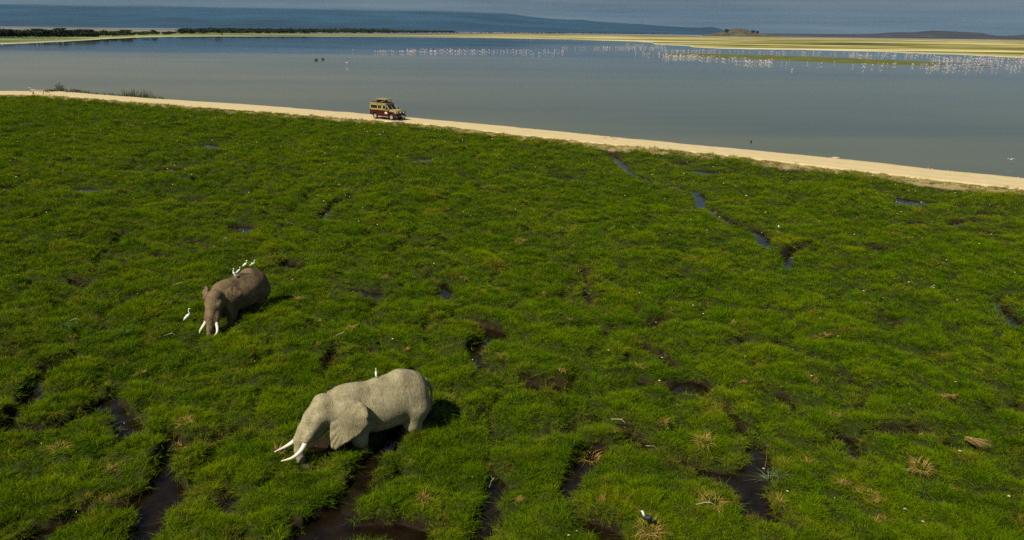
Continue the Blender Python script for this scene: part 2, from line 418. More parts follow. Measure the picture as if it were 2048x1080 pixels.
def ground_mat():
    M = NM('marsh_soil'); p = M.pos()
    n = M.noise(2.2, 6, .65, p); n2 = M.noise(14, 5, .7, p)
    mud = M.ramp(n, [(.3, (.012, .008, .004)), (.7, (.040, .024, .012))])
    thatch = M.ramp(n2, [(.3, (.014, .022, .003)), (.55, (.034, .046, .006)), (.8, (.09, .075, .015))])
    sand = M.ramp(n2, [(.25, (.22, .16, .05)), (.6, (.42, .33, .14))])
    wet = M.rng(M.attr('wet'), .15, .6)
    col = M.mix(wet, thatch, mud)
    rd = M.rng(M.math('ADD', M.attr('road'), M.math('MULTIPLY', M.math('SUBTRACT', n2, .5), 1.0)), .45, .75)
    col = M.mix(rd, col, sand)
    rough = M.rng(M.attr('wet'), .3, .9, .95, .6)
    M.bsdf(col, rough, M.bump(M.math('ADD', n2, M.noise(45, 4, .7, p)), .8, .05), Specular_IOR_Level=.12); return M.m
tag(obj('ground', me, ground_mat(), smooth=True), kind='structure')
base = MB(); base.add([(-420, -120, -.32), (420, -120, -.32), (420, 11, -.32), (-420, 11, -.32)], [(0, 1, 2, 3)])
tag(base.build('marsh_floor', simple('peat', (.04, .055, .01), .9)), kind='structure')

# ---- standing water in the channels
def marsh_water_mat():
    M = NM('marsh_water'); p = M.pos()
    n = M.noise(1.6, 5, .6, p)
    col = M.ramp(n, [(.35, (.005, .0032, .0015)), (.7, (.018, .0105, .005))])
    scum = M.rng(M.noise(9, 6, .75, p), .60, .72)
    col = M.mix(M.math('MULTIPLY', scum, .7), col, (.06, .045, .02))
    M.bsdf(col, M.rng(scum, 0, 1, .05, .5), M.bump(M.noise(6, 3, .5, p), .12, .02), IOR=1.33); return M.m
wv = []; xs = np.linspace(-330, 150, 60)
for x in xs: wv.append((x, 8, 0)); 
for x in xs: wv.append((x, float(Y_NEAR(x)) - .5, 0))
nW = len(xs)
tag(obj('marsh_water', mesh('marsh_water', wv, [(i, i + 1, nW + i + 1, nW + i) for i in range(nW - 1)]), marsh_water_mat()), kind='structure')

# ---- the sandy track
def road_mat():
    M = NM('track_sand'); p = M.pos()
    n = M.noise(.9, 6, .6, p); n2 = M.noise(8, 6, .7, p); u = M.attr('across')
    col = M.ramp(n, [(.25, (.54, .42, .20)), (.5, (.60, .47, .235)), (.8, (.65, .52, .28))])
    rut = M.math('MULTIPLY', M.rng(M.math('ABSOLUTE', M.math('SUBTRACT', M.math('ABSOLUTE', u), .36)), .0, .12, 1, 0), .5)
    col = M.mix(rut, col, (.68, .56, .34))
    edge = M.rng(M.math('ADD', M.math('ABSOLUTE', u), M.math('MULTIPLY', M.math('SUBTRACT', n2, .5), .35)), .90, 1.02)
    col = M.mix(M.math('MULTIPLY', edge, .55), col, (.23, .19, .06))
    M.bsdf(col, .95, M.bump(M.math('ADD', n, n2), .3, .03)); return M.m
nx = 1500; na = 15
xs = np.linspace(-420, 160, nx); us = np.linspace(-1, 1, na)
X, U = np.meshgrid(xs, us, indexing='ij')
yf = Y_FAR(X) + (fbm(X * .35, X * 0 + 3, 7, 4) - .5) * .9 + (fbm(X * 1.8, X * 0 + 8, 9, 3) - .5) * .4 + .1
yn = Y_NEAR(X) + (fbm(X * .3, X * 0 + 13, 17, 4) - .5) * .9 - .3
Y = yn + (yf - yn) * (U + 1) / 2
Z = ROAD_Z + .05 * (1 - U ** 2) + .02 * (fbm(X * .8, Y * .8, 27, 4) - .5) - .03 * np.exp(-((np.abs(U) - .36) / .1) ** 2)
Z = Z - np.where(np.abs(U) > .99, .34, 0)
I = np.arange(nx * na).reshape(nx, na); Q = np.stack([I[:-1, :-1], I[1:, :-1], I[1:, 1:], I[:-1, 1:]], -1).reshape(-1, 4)
me = fast_mesh('road', np.stack([X.ravel(), Y.ravel(), Z.ravel()], 1), Q); set_attr(me, 'across', U)
tag(obj('road', me, road_mat(), smooth=True), kind='structure')

# ---- lake
def lake_mat():
    M = NM('lake_water'); p = M.pos()
    big = M.noise(.011, 5, .62, M.scale(p, (.22, 1, 1)), .4)
    silt_refl = M.ramp(big, [(.34, (.155, .155, .082)), (.5, (.120, .134, .078)), (.60, (.074, .098, .074)), (.70, (.120, .138, .090))])  # silt tones; the dark streaks paint in wind-ruffled bands of weaker reflection
    sy = M.n('ShaderNodeSeparateXYZ'); M.l(p, sy.inputs[0])
    silt_refl = M.mix(M.rng(sy.outputs['X'], -190, 60, 1, 0), silt_refl, M.mix(M.rng(big, .35, .65), (.340, .262, .036), (.215, .175, .022)))
    mirror_band = M.math('MULTIPLY', M.rng(M.math('ADD', sy.outputs['Y'], M.math('MULTIPLY', M.noise(.006, 4, .6, p), 120.0)), 430, 490), M.rng(sy.outputs['X'], -60, 160, 1, 0))
    silt_refl = M.mix(mirror_band, silt_refl, (.018, .035, .055))  # dark blue band: the mountain's reflection painted into the water colour
    calm = M.rng(M.noise(.006, 5, .6, M.scale(p, (.6, 1, 1))), .40, .62)
    w1 = M.noise(1.1, 5, .6, M.scale(p, (1, 1.4, 1))); w2 = M.noise(.22, 4, .5, p)
    q = M.n('ShaderNodeBump'); q.inputs['Distance'].default_value = .12
    M.l(M.math('ADD', w1, w2), q.inputs['Height'])
    sx = M.n('ShaderNodeSeparateXYZ'); M.l(p, sx.inputs[0])
    nearer = M.rng(sx.outputs['Y'], 120, 420, 1.0, .12)
    M.l(M.math('MULTIPLY', M.math('ADD', M.math('MULTIPLY', calm, .10), .05), nearer), q.inputs['Strength'])
    M.bsdf(silt_refl, M.math('ADD', M.math('MULTIPLY', calm, .05), .03), q.outputs[0], IOR=1.33, Specular_IOR_Level=.27); return M.m
mid = lambda x: (Y_FAR(x) + Y_NEAR(x)) / 2
xs = np.r_[np.linspace(-1500, -430, 12), np.linspace(-400, 160, 90), np.linspace(200, 900, 8)]
v = [(x, float(mid(x)), LAKE_Z) for x in xs]
rows = [None, 600, 1500, 4000, 12000, 22000]
for r_ in rows[1:]:
    for i, x in enumerate(xs):
        a = (i / (len(xs) - 1) - .5) * 2
        v.append((x + (a * r_ * 1.6 - x) * min(1, r_ / 4000), float(mid(x)) + r_ if r_ < 4000 else r_ + 800, LAKE_Z))
n_ = len(xs); f = [(j * n_ + i, j * n_ + i + 1, (j + 1) * n_ + i + 1, (j + 1) * n_ + i) for j in range(5) for i in range(n_ - 1)]
tag(obj('lake', mesh('lake', v, f), lake_mat()), kind='structure')

# ---- far plain, islet, sandbars
SHORE = [(-900,100),(-300,93),(0,88.5),(60,86.2),(130,82.8),(180,80),(215,77.5),(260,75.6),(300,74),(370,72.8),(450,72.6),(600,72.6),(700,73),(780,73.6),(900,74.8),(1024,76.6),(1100,78),(1200,80.6),(1280,83.2),(1305,85.5),(1308,88.2),(1345,90.5),(1378,91.8),(1388,94.6),(1440,97),(1500,98.4),(1600,99.6),(1750,103),(1850,107.5),(1920,109.6),(2000,113.6),(2048,116),(2500,140),(3200,185)]
def plain_mat():
    M = NM('far_plain'); p = M.pos()
    s1 = M.noise(.012, 3, .55, M.scale(p, (.22, 1, 1)), .3); s2 = M.noise(.004, 4, .6, M.scale(p, (.25, 1, 1)))
    s = M.math('ADD', M.math('MULTIPLY', M.math('SUBTRACT', M.math('ADD', M.math('MULTIPLY', s1, .62), M.math('MULTIPLY', s2, .38)), .5), 1.9), .5)
    col = M.ramp(s, [(.36, (.026, .034, .002)), (.42, (.13, .13, .003)), (.465, (.24, .20, .010)), (.495, (.46, .38, .10)), (.52, (.17, .155, .006)), (.545, (.24, .21, .012)), (.57, (.62, .52, .22)), (.63, (.70, .60, .30))])
    sx = M.n('ShaderNodeSeparateXYZ'); M.l(p, sx.inputs[0])
    left = M.rng(sx.outputs['X'], -350, 50, 1, 0)
    green = M.ramp(s, [(.35, (.03, .05, .01)), (.5, (.14, .19, .03)), (.6, (.34, .36, .12))])
    col = M.mix(left, col, green)
    shore = M.attr('shore')
    col = M.mix(M.math('MULTIPLY', shore, .75), col, (.66, .60, .36))
    hz = M.noise(.0016, 5, .65, M.scale(p, (.25, 1, 1)), .2)
    farc = M.ramp(hz, [(.40, (.055, .06, .06)), (.52, (.12, .11, .10)), (.58, (.40, .36, .34)), (.66, (.16, .13, .12))])
    col = M.mix(M.rng(M.math('ADD', sx.outputs['Y'], M.math('MULTIPLY', left, 1300.0)), 2600, 3900), col, farc)
    M.bsdf(col, 1.0); return M.m
PL = plain_mat()
sh = [at(x, y, LAKE_Z) for x, y in SHORE]; fine = []
for a, b in zip(sh[:-1], sh[1:]):
    for k in range(12): fine.append(a.lerp(b, k / 12))
fine.append(sh[-1]); v = []; at_ = []
steps = [0, 1.5, 6, 25, 60, 140, 320, 800, 2200, 6000, 21000]
for k, s_ in enumerate(steps):
    for i, q in enumerate(fine):
        r0 = math.hypot(q.x, q.y); a = q.xy.normalized()
        j = 1 + (float(vn(np.array([i * .35]), np.array([k * .1]), 5)[0]) - .5) * .012 * (1 if k < 3 else 0)
        r_ = r0 * j + s_ * 1.0
        v.append((a.x * r_, a.y * r_, [LAKE_Z - .06, LAKE_Z + .04, LAKE_Z + .15][min(k, 2)] + (.25 if k > 3 else 0)))
        at_.append(1 if k < 3 else (.6 if k == 3 else 0))
n_ = len(fine); f = [(k * n_ + i, k * n_ + i + 1, (k + 1) * n_ + i + 1, (k + 1) * n_ + i) for k in range(len(steps) - 1) for i in range(n_ - 1)]
me = mesh('plain', v, f); set_attr(me, 'shore', at_)
tag(obj('plain', me, PL), kind='structure')
def flat_patch(name, top, bot, m, h=.22):
    """a low bank of land between two lines of the photograph, built as a raised strip"""
    N = 60; tx = np.linspace(0, 1, N); v = []
    def along(P, t):
        P = np.array(P, float); s = np.r_[0, np.cumsum(np.abs(np.diff(P[:, 0])))]; s /= s[-1]
        return float(np.interp(t, s, P[:, 0])), float(np.interp(t, s, P[:, 1]))
    for t in tx:
        a = at(*along(top, t), LAKE_Z); b = at(*along(bot, t), LAKE_Z)
        for k, u in enumerate((0, .12, .5, .88, 1)):
            q = a.lerp(b, u); v.append((q.x, q.y, LAKE_Z - .05 + (0, .6, 1, .6, 0)[k] * h))
    f = [(i * 5 + k, (i + 1) * 5 + k, (i + 1) * 5 + k + 1, i * 5 + k + 1) for i in range(N - 1) for k in range(4)]
    return tag(obj(name, mesh(name, v, f), m, smooth=True), kind='structure')
def islet_mat():
    M = NM('islet_grass'); p = M.pos()
    M.bsdf(M.ramp(M.noise(.09, 5, .7, p), [(.3, (.045, .060, .004)), (.55, (.12, .125, .008)), (.75, (.22, .19, .03))]), 1.0); return M.m
IG = islet_mat()
flat_patch('islet', [(1325,109),(1350,108),(1390,107.2),(1440,108),(1536,110.3),(1650,114),(1750,118.5),(1830,122),(1890,127.5)],
           [(1325,109.6),(1360,112),(1420,115),(1480,117.5),(1540,120),(1600,122.8),(1660,126),(1740,128.5),(1800,130),(1860,131),(1890,128.5)], IG, .5)
mudm = simple('mudbank', (.10, .085, .04), .8)
for tp, bt in (([(1762,136.6),(1790,136.8)], [(1762,137.4),(1790,137.8)]), ([(1885,126.6),(1960,125.4)], [(1885,127.6),(1960,126.4)]),
               ([(1912,138),(1960,136),(1998,132.6)], [(1912,139),(1960,136.8),(1998,133.4)]), ([(2002,119.6),(2030,120.4)], [(2002,120.8),(2030,121.4)]),
               ([(1935,131),(1985,130)], [(1935,132),(1985,131)])):
    flat_patch('mudbank', tp, bt, mudm, .16)
flat_patch('mudbank', [(-80,85),(40,82.6),(110,80.6)], [(-80,87),(40,84),(110,81.2)], mudm, .2)

# ---- mountain and far hills
def ridge(name, prof, dist, foot, depth, m, rough=.0, seed=0, sub=6):
    """a ridge whose crest runs through the profile points, at real distance, with a foot in front and a back slope"""
    P = np.array(prof, float); xs = np.linspace(P[0, 0], P[-1, 0], max(40, len(prof) * sub)); hs = np.interp(xs, P[:, 0], P[:, 1])
    v = []; NR = 26
    for i, (px, py) in enumerate(zip(xs, hs)):
        c = far(px, py, dist); d = c.xy.normalized(); top = max(c.z, 1.0)
        for k in range(NR):
            t = k / (NR - 1) * 1.5
            rad = foot + (dist - foot) * t if t <= 1 else dist + depth * (t - 1) * 2
            s = t if t <= 1 else 2 - t * 1.0
            prof_ = (s ** 1.35) if t <= 1 else max(0, 1 - (t - 1) * 2) ** .8
            nz = (float(fbm(np.array([i * .13]), np.array([k * .35]), seed, 4)[0]) - .5) * rough * (1 if k < NR * .6 else .2) * min(1, s * 3) * (1 - s if t <= 1 else 0) * 2
            v.append((d.x * rad, d.y * rad, LAKE_Z - .5 + (top * (prof_ + nz)) * (1 if t <= 1 or True else 0)))
    n_ = len(xs); f = [(i * NR + k, (i + 1) * NR + k, (i + 1) * NR + k + 1, i * NR + k + 1) for i in range(n_ - 1) for k in range(NR - 1)]
    return tag(obj(name, mesh(name, v, f), m, smooth=True), kind='structure')
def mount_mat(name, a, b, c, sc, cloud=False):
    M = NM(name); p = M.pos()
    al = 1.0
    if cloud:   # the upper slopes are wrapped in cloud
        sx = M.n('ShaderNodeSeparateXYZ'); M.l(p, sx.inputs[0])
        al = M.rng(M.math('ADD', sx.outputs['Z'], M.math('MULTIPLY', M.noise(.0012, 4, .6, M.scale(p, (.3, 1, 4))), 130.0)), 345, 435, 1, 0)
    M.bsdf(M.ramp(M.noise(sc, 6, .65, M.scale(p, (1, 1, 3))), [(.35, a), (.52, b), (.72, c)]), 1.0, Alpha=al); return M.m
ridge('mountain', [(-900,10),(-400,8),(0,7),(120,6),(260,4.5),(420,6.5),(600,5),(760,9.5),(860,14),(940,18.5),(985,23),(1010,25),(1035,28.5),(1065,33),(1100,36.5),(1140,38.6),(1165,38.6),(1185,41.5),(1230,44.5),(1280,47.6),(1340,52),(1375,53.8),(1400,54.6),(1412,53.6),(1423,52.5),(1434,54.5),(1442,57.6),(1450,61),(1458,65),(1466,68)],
      15500, 7000, 2500, mount_mat('mountain_slope_haze_tint', (.004, .026, .050), (.008, .050, .100), (.022, .085, .14), .0006, True), .10, 3)  # slope colours include painted blue of the distant air, besides the haze volume
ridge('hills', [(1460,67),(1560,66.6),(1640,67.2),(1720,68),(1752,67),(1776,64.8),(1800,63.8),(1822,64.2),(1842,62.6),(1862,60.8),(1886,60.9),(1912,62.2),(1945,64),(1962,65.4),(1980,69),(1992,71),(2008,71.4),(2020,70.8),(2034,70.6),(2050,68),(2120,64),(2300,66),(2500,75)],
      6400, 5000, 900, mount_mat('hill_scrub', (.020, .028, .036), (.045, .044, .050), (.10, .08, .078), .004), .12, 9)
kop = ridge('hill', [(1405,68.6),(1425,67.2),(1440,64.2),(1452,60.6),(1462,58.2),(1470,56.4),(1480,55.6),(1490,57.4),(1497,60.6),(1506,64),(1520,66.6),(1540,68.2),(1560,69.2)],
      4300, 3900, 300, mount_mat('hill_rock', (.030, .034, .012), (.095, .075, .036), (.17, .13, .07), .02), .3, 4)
# ================================================================== FAR TREES
leaf_m = (lambda M: (M.bsdf(M.mix(M.n('ShaderNodeObjectInfo').outputs['Random'], M.ramp(M.noise(.6, 3, .6, M.pos()), [(.35, (.012, .022, .006)), (.7, (.045, .060, .014))]), (.030, .036, .018)), 1.0), M.m)[1])(NM('acacia_leaf'))
bark_m = simple('bark', (.10, .08, .055), .95)
def crown_mesh(seed, flat):
    g = np.random.default_rng(seed); v = []; f = []
    lobes = [(g.uniform(-.42, .42), g.uniform(-.42, .42), g.uniform(.62, .9) if not flat else g.uniform(.78, .92), g.uniform(.2, .36)) for _ in range(9)]
    for lx, ly, lz, lr in lobes:
        for _ in range(34):
            d = g.normal(size=3); d /= np.linalg.norm(d); d *= lr * g.uniform(.55, 1.0)
            if flat: d[2] *= .35
            c = np.array((lx, ly, lz)) + d; a = g.normal(size=3); a /= np.linalg.norm(a); b = np.cross(a, g.normal(size=3)); b /= np.linalg.norm(b)
            s = g.uniform(.05, .10); k = len(v)
            v += [c - a * s, c + b * s, c + a * s, c - b * s * .8]; f.append((k, k + 1, k + 2, k + 3))
    return mesh('crown', v, f)
def trunk_mesh(seed):
    g = random.Random(seed); m = MB()
    m.tube([(0, 0, -.02), (.02, .01, .25), (.0, .03, .45)], [.045, .034, .026], 7)
    for k in range(4):
        a = k * 1.6 + g.random(); m.tube([(.0, .03, .42), (.15 * math.cos(a), .15 * math.sin(a), .62), (.32 * math.cos(a), .32 * math.sin(a), .78)], [.022, .015, .007], 5)
    return m.mesh('trunk')
CR = [(crown_mesh(s, fl), trunk_mesh(s)) for s, fl in ((1, True), (2, False), (3, True), (4, False), (5, False))]
for a, b in CR: a.materials.append(leaf_m); b.materials.append(bark_m)
def tree(px, py, h, wide, k, label, group):
    p = at(px, py, LAKE_Z + .2)
    t = tag(empty('acacia_tree' if k in (0, 2) else 'tree', p, random.random() * 6), label, 'tree', group)
    c = obj('crown', CR[k][0], None, t); q = obj('trunk', CR[k][1], None, t)
    for o in (c, q): o.scale = (wide, wide, h)
    return t
ORD = 'first second third fourth fifth sixth seventh eighth ninth tenth eleventh twelfth thirteenth fourteenth fifteenth sixteenth seventeenth'.split()
for ti, (px, hpx, w, k) in enumerate(((4,13,14,1),(16,12,12,3),(28,10,12,4),(44,11,11,1),(60,11,13,4),(72,12,11,3),(84,13.5,14,2),(96,11,10,1),(108,12,13,0),(121,14.5,12,2),(133,11,12,4),(146,11.5,11,1),(158,10.5,12,3),(174,12.5,15,0),(188,8,9,4),(211,9,7,3),(226,6.5,9,1))):
    base = 75.6 - px * .008; D = at(px, base, LAKE_Z).length
    tree(px, base, hpx * D / F_PX, w * D / F_PX * 1.25, k, ORD[ti] + ' tree from the left standing proud of the dark wood on the far shore', 'trees of the wood on the left far shore')
lone = [(253,71.8,10,15,0,'flat-topped dark acacia alone behind the left shore, well right of the dense wood'),
        (268,71.8,5,8,1,'small bush-like tree just right of the lone flat-topped acacia'),
        (290,71.2,7,9,2,'small flat tree between the lone acacia and the green far wood'),
        (306,70.5,8,8,3,'small dark tree with a leaning crown left of the green far wood'),
        (339,70.5,4,7,4,'low round bush on the bright shore strip at the left'),
        (357,68.5,5,6,1,'tiny dark tree in the gap before the long green wood'),
        (405,68.5,7,10,3,'leftmost tall round crown of the long green wood'),
        (437,69,9.5,9,4,'pale green round tree standing in front of the long green wood'),
        (444,70.5,3,4,1,'dark little shrub on the pale shore strip below the long wood'),
        (535,62,5,3,3,'tiny upright tree poking out above the long wood, left of its twin'),
        (539,62,5,3,1,'tiny upright tree poking out above the long wood, right of its twin'),
        (899,66.5,4,5,1,'dark tree at the right end of the long wood')]
for px, by, hpx, wpx, k, lb in lone:
    D = at(px, by, LAKE_Z).length; tree(px, by, hpx * D / F_PX, wpx * D / F_PX * 1.1, k, lb, None)
for px, by, hpx, wpx, lb in ((1451,69.6,9,9,'dark tree on the left shoulder of the rocky hill'), (1504,69.4,7,8,'left of the two dark trees on the right foot of the rocky hill'), (1513,69.6,6,7,'right of the two dark trees on the right foot of the rocky hill')):
    D = 3850; p = far(px, by, D); D = p.length
    t = tag(empty('tree', (p.x, p.y, max(LAKE_Z, p.z))), lb, 'tree')
    for me_, nm in ((CR[3][0], 'crown'), (CR[3][1], 'trunk')):
        o = obj(nm, me_, None, t); o.scale = (wpx * D / F_PX, wpx * D / F_PX, hpx * D / F_PX)
# the wood that reads as one mass: leafy clumps joined
V = []; F = []; off = 0
cv = [np.array([x.co[:] for x in c.vertices]) for c, _ in CR]; g = np.random.default_rng(3)
def wood(x0, x1, n, b0, b1, h0, h1, spread):
    global off
    for i in range(n):
        px = g.uniform(x0, x1); t = (px - x0) / (x1 - x0); by = b0 + (b1 - b0) * t - g.uniform(0, spread)
        hp = (h0 + (h1 - h0) * t) * g.uniform(.7, 1.08)
        p = at(px, by, LAKE_Z); D = p.length; h = hp * D / F_PX; w = h * g.uniform(1.0, 1.7)
        k = g.integers(0, 5); q = cv[k] * np.array((w, w, h * 1.05)) + np.array(p); q[:, 2] = np.maximum(q[:, 2] - h * .25, .2)
        V.append(q); m = len(q) // 4; F.append(np.arange(m * 4).reshape(m, 4) + off); off += m * 4
wood(-400, 260, 380, 77.5, 73.6, 13, 8.5, 3.5)
wood(-60, 190, 170, 76.2, 74.8, 11, 10, 1)
wood(240, 370, 70, 72, 69.5, 5.5, 5, 3)
wood(365, 780, 480, 68.6, 67.4, 9.5, 7, 3)
wood(760, 910, 130, 67.0, 66.4, 6, 4, 1.5)
wood(900, 1440, 200, 66.2, 69.6, 2.0, 2.2, .8)
wood(1500, 2100, 180, 70.8, 78, 2.3, 2.3, 1)
for cx, cy in ((1452, 68), (1470, 68.6), (1500, 69)): wood(cx - 16, cx + 16, 10, cy + 1, cy + 1, 2, 2, 1)
me = fast_mesh('far_wood', np.concatenate(V), np.concatenate(F))
tag(obj('far_wood', me, leaf_m), 'dark band of woodland along the far side of the lake under the mountain', 'woodland', kind='stuff')
# ================================================================== GRASS
def blade_tuft(seed, n, spread, h0, h1, wid, lean, seg=2):
    g = np.random.default_rng(seed); v = []; f = []; tt_ = []; rv = []
    for _ in range(n):
        a = g.uniform(0, 6.283); r = spread * math.sqrt(g.uniform()); x, y = r * math.cos(a), r * math.sin(a)
        h = g.uniform(h0, h1); la = a + g.normal() * .9; ln = abs(g.normal(lean, lean * .6)) + .05
        w = wid * g.uniform(.6, 1.2); wa = g.uniform(0, 6.283); ux, uy = math.cos(wa) * w / 2, math.sin(wa) * w / 2
        k = len(v); rnd = g.uniform()
        for s in range(seg):
            t = s / seg; q = h * ln * t * t; z = h * t * (1 - .25 * ln * t); ww = 1 - .35 * t
            v += [(x + q * math.cos(la) - ux * ww, y + q * math.sin(la) - uy * ww, z - .03), (x + q * math.cos(la) + ux * ww, y + q * math.sin(la) + uy * ww, z - .03)]; tt_ += [t, t]; rv += [rnd, rnd]
        q = h * ln; v.append((x + q * math.cos(la), y + q * math.sin(la), h * max(.25, 1 - .3 * ln) - .03)); tt_.append(1); rv.append(rnd)
        for s in range(seg - 1): f.append((k + 2 * s, k + 2 * s + 1, k + 2 * s + 3, k + 2 * s + 2))
        f.append((k + 2 * seg - 2, k + 2 * seg - 1, k + 2 * seg))
    me = mesh('grass_tuft', v, f); set_attr(me, 't', tt_); set_attr(me, 'rnd', rv); return me
def grass_mat():
    M = NM('marsh_grass'); p = M.pos(); t = M.attr('t')
    oi = M.n('ShaderNodeObjectInfo'); loc = oi.outputs['Location']
    big = M.noise(.16, 4, .6, loc); mid_ = M.noise(.75, 4, .65, loc); fi = M.attr('rnd')
    s = M.math('ADD', M.math('MULTIPLY', big, .35), M.math('MULTIPLY', mid_, .45))
    s = M.math('ADD', s, M.math('MULTIPLY', M.n('ShaderNodeAttribute', attribute_name='cell', attribute_type='INSTANCER').outputs['Fac'], .20))
    green = M.ramp(s, [(.36, (.020, .080, .001)), (.47, (.068, .165, .001)), (.57, (.138, .228, .001)), (.67, (.26, .27, .002))])
    col = M.mix(M.rng(fi, .60, 1.0, 0, .70), M.mix(M.rng(fi, .0, .35, .55, 0), green, (.020, .045, .001)), (.29, .38, .008))
    dry = M.math('MULTIPLY', M.rng(M.noise(.8, 5, .75, loc), .55, .66), M.rng(fi, .25, .8, .15, 1))
    col = M.mix(dry, col, (.34, .24, .03))
    col = M.mix(M.rng(M.n('ShaderNodeAttribute', attribute_name='edge', attribute_type='INSTANCER').outputs['Fac'], .1, .9, 0, .8), col, (.26, .22, .030))
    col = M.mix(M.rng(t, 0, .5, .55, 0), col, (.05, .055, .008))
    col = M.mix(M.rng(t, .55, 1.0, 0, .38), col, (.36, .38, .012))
    d = M.n('ShaderNodeBsdfDiffuse'); M.l(col, d.inputs['Color']); tr = M.n('ShaderNodeBsdfTranslucent'); M.l(col, tr.inputs['Color'])
    gl = M.n('ShaderNodeBsdfGlossy'); gl.inputs['Roughness'].default_value = .45; gl.inputs['Color'].default_value = (.8, .8, .7, 1)
    a = M.n('ShaderNodeMixShader'); a.inputs[0].default_value = .32; M.l(d.outputs[0], a.inputs[1]); M.l(tr.outputs[0], a.inputs[2])
    b = M.n('ShaderNodeMixShader'); b.inputs[0].default_value = .0; M.l(a.outputs[0], b.inputs[1]); M.l(gl.outputs[0], b.inputs[2])
    M.l(b.outputs[0], M.out.inputs['Surface']); return M.m
GRASS = grass_mat()
gcol = bpy.data.collections.new('grass_kinds')
protos = []
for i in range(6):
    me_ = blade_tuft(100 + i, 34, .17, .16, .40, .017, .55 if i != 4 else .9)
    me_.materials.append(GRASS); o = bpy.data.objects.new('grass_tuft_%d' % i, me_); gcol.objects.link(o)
pts = []
def band(r0, r1, dens, scl, a0=-46, a1=46):
    n = int((math.radians(a1 - a0) / 2) * (r1 * r1 - r0 * r0) * dens)
    r_ = np.sqrt(RNG.uniform(r0 * r0, r1 * r1, n)); a = np.radians(RNG.uniform(a0, a1, n))
    x = r_ * np.sin(a); y = r_ * np.cos(a)
    m = y < Y_NEAR(x) + 1.2; x, y = x[m], y[m]
    z, c, w, rd = marsh(x, y)
    fr = FARNESS; dr = DRY; co = CORE; ce = CELL
    clump = fbm(x * .9, y * .9, 77, 3)
    m = (RNG.uniform(size=len(x)) < c * (.60 + .7 * clump)) & (z > .03)
    h = scl * (.50 + .62 * co[m]) * (1 - .62 * fr[m]) * (.34 + .58 * clump[m] ** 1.3) * (1 - .25 * w[m]) * RNG.uniform(.75, 1.2, m.sum()) * (1 - .45 * rd[m])
    wind = (fbm(x[m] * .25, y[m] * .25, 55, 3) - .5) * 14
    tl = .20 + .30 * vn(x[m] * .7, y[m] * .7, 44)
    pts.append(np.stack([x[m], y[m], z[m], tl * np.cos(wind), tl * np.sin(wind), RNG.uniform(0, 6.28, m.sum()), h, np.maximum(rd[m], .75 * dr[m] * RNG.uniform(.2, 1, m.sum())), scl * RNG.uniform(.9, 1.15, m.sum()), ce[m]], 1))
band(11.5, 22, 85, .80); band(22, 36, 52, .92); band(36, 62, 27, 1.1); band(62, 110, 12, 1.4); band(110, 235, 4.5, 2.0, -50, 20)
P = np.concatenate(pts)
me = bpy.data.meshes.new('grass'); me.vertices.add(len(P)); me.vertices.foreach_set('co', P[:, :3].astype(np.float32).ravel())
a = me.attributes.new('rot', 'FLOAT_VECTOR', 'POINT'); a.data.foreach_set('vector', P[:, 3:6].astype(np.float32).ravel())
a = me.attributes.new('scl', 'FLOAT_VECTOR', 'POINT'); a.data.foreach_set('vector', np.stack([P[:, 8], P[:, 8], P[:, 6]], 1).astype(np.float32).ravel())
set_attr(me, 'edge', P[:, 7]); set_attr(me, 'cell', P[:, 9])
a = me.attributes.new('kind_index', 'INT', 'POINT'); a.data.foreach_set('value', RNG.integers(0, 6, len(P)).astype(np.int32))
me.update()
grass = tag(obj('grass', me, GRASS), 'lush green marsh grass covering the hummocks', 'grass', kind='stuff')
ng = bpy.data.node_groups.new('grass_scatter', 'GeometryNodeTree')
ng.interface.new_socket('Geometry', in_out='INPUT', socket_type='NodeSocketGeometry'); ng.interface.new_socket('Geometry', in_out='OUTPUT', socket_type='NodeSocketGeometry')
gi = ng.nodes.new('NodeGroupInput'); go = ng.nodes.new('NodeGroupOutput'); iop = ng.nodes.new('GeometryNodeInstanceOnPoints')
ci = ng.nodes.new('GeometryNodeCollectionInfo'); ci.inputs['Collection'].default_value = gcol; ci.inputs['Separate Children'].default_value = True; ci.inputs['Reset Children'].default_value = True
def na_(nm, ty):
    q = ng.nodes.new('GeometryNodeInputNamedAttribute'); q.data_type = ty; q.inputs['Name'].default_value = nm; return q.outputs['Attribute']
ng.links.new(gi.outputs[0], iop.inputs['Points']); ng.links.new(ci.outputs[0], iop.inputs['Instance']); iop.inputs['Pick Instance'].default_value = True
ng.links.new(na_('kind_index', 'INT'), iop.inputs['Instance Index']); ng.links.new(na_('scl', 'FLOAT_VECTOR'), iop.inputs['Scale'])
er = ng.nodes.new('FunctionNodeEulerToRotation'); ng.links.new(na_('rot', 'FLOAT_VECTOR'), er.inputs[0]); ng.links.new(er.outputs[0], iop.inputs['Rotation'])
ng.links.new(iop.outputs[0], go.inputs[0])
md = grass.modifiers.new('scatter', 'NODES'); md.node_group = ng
print('grass tufts', len(P))
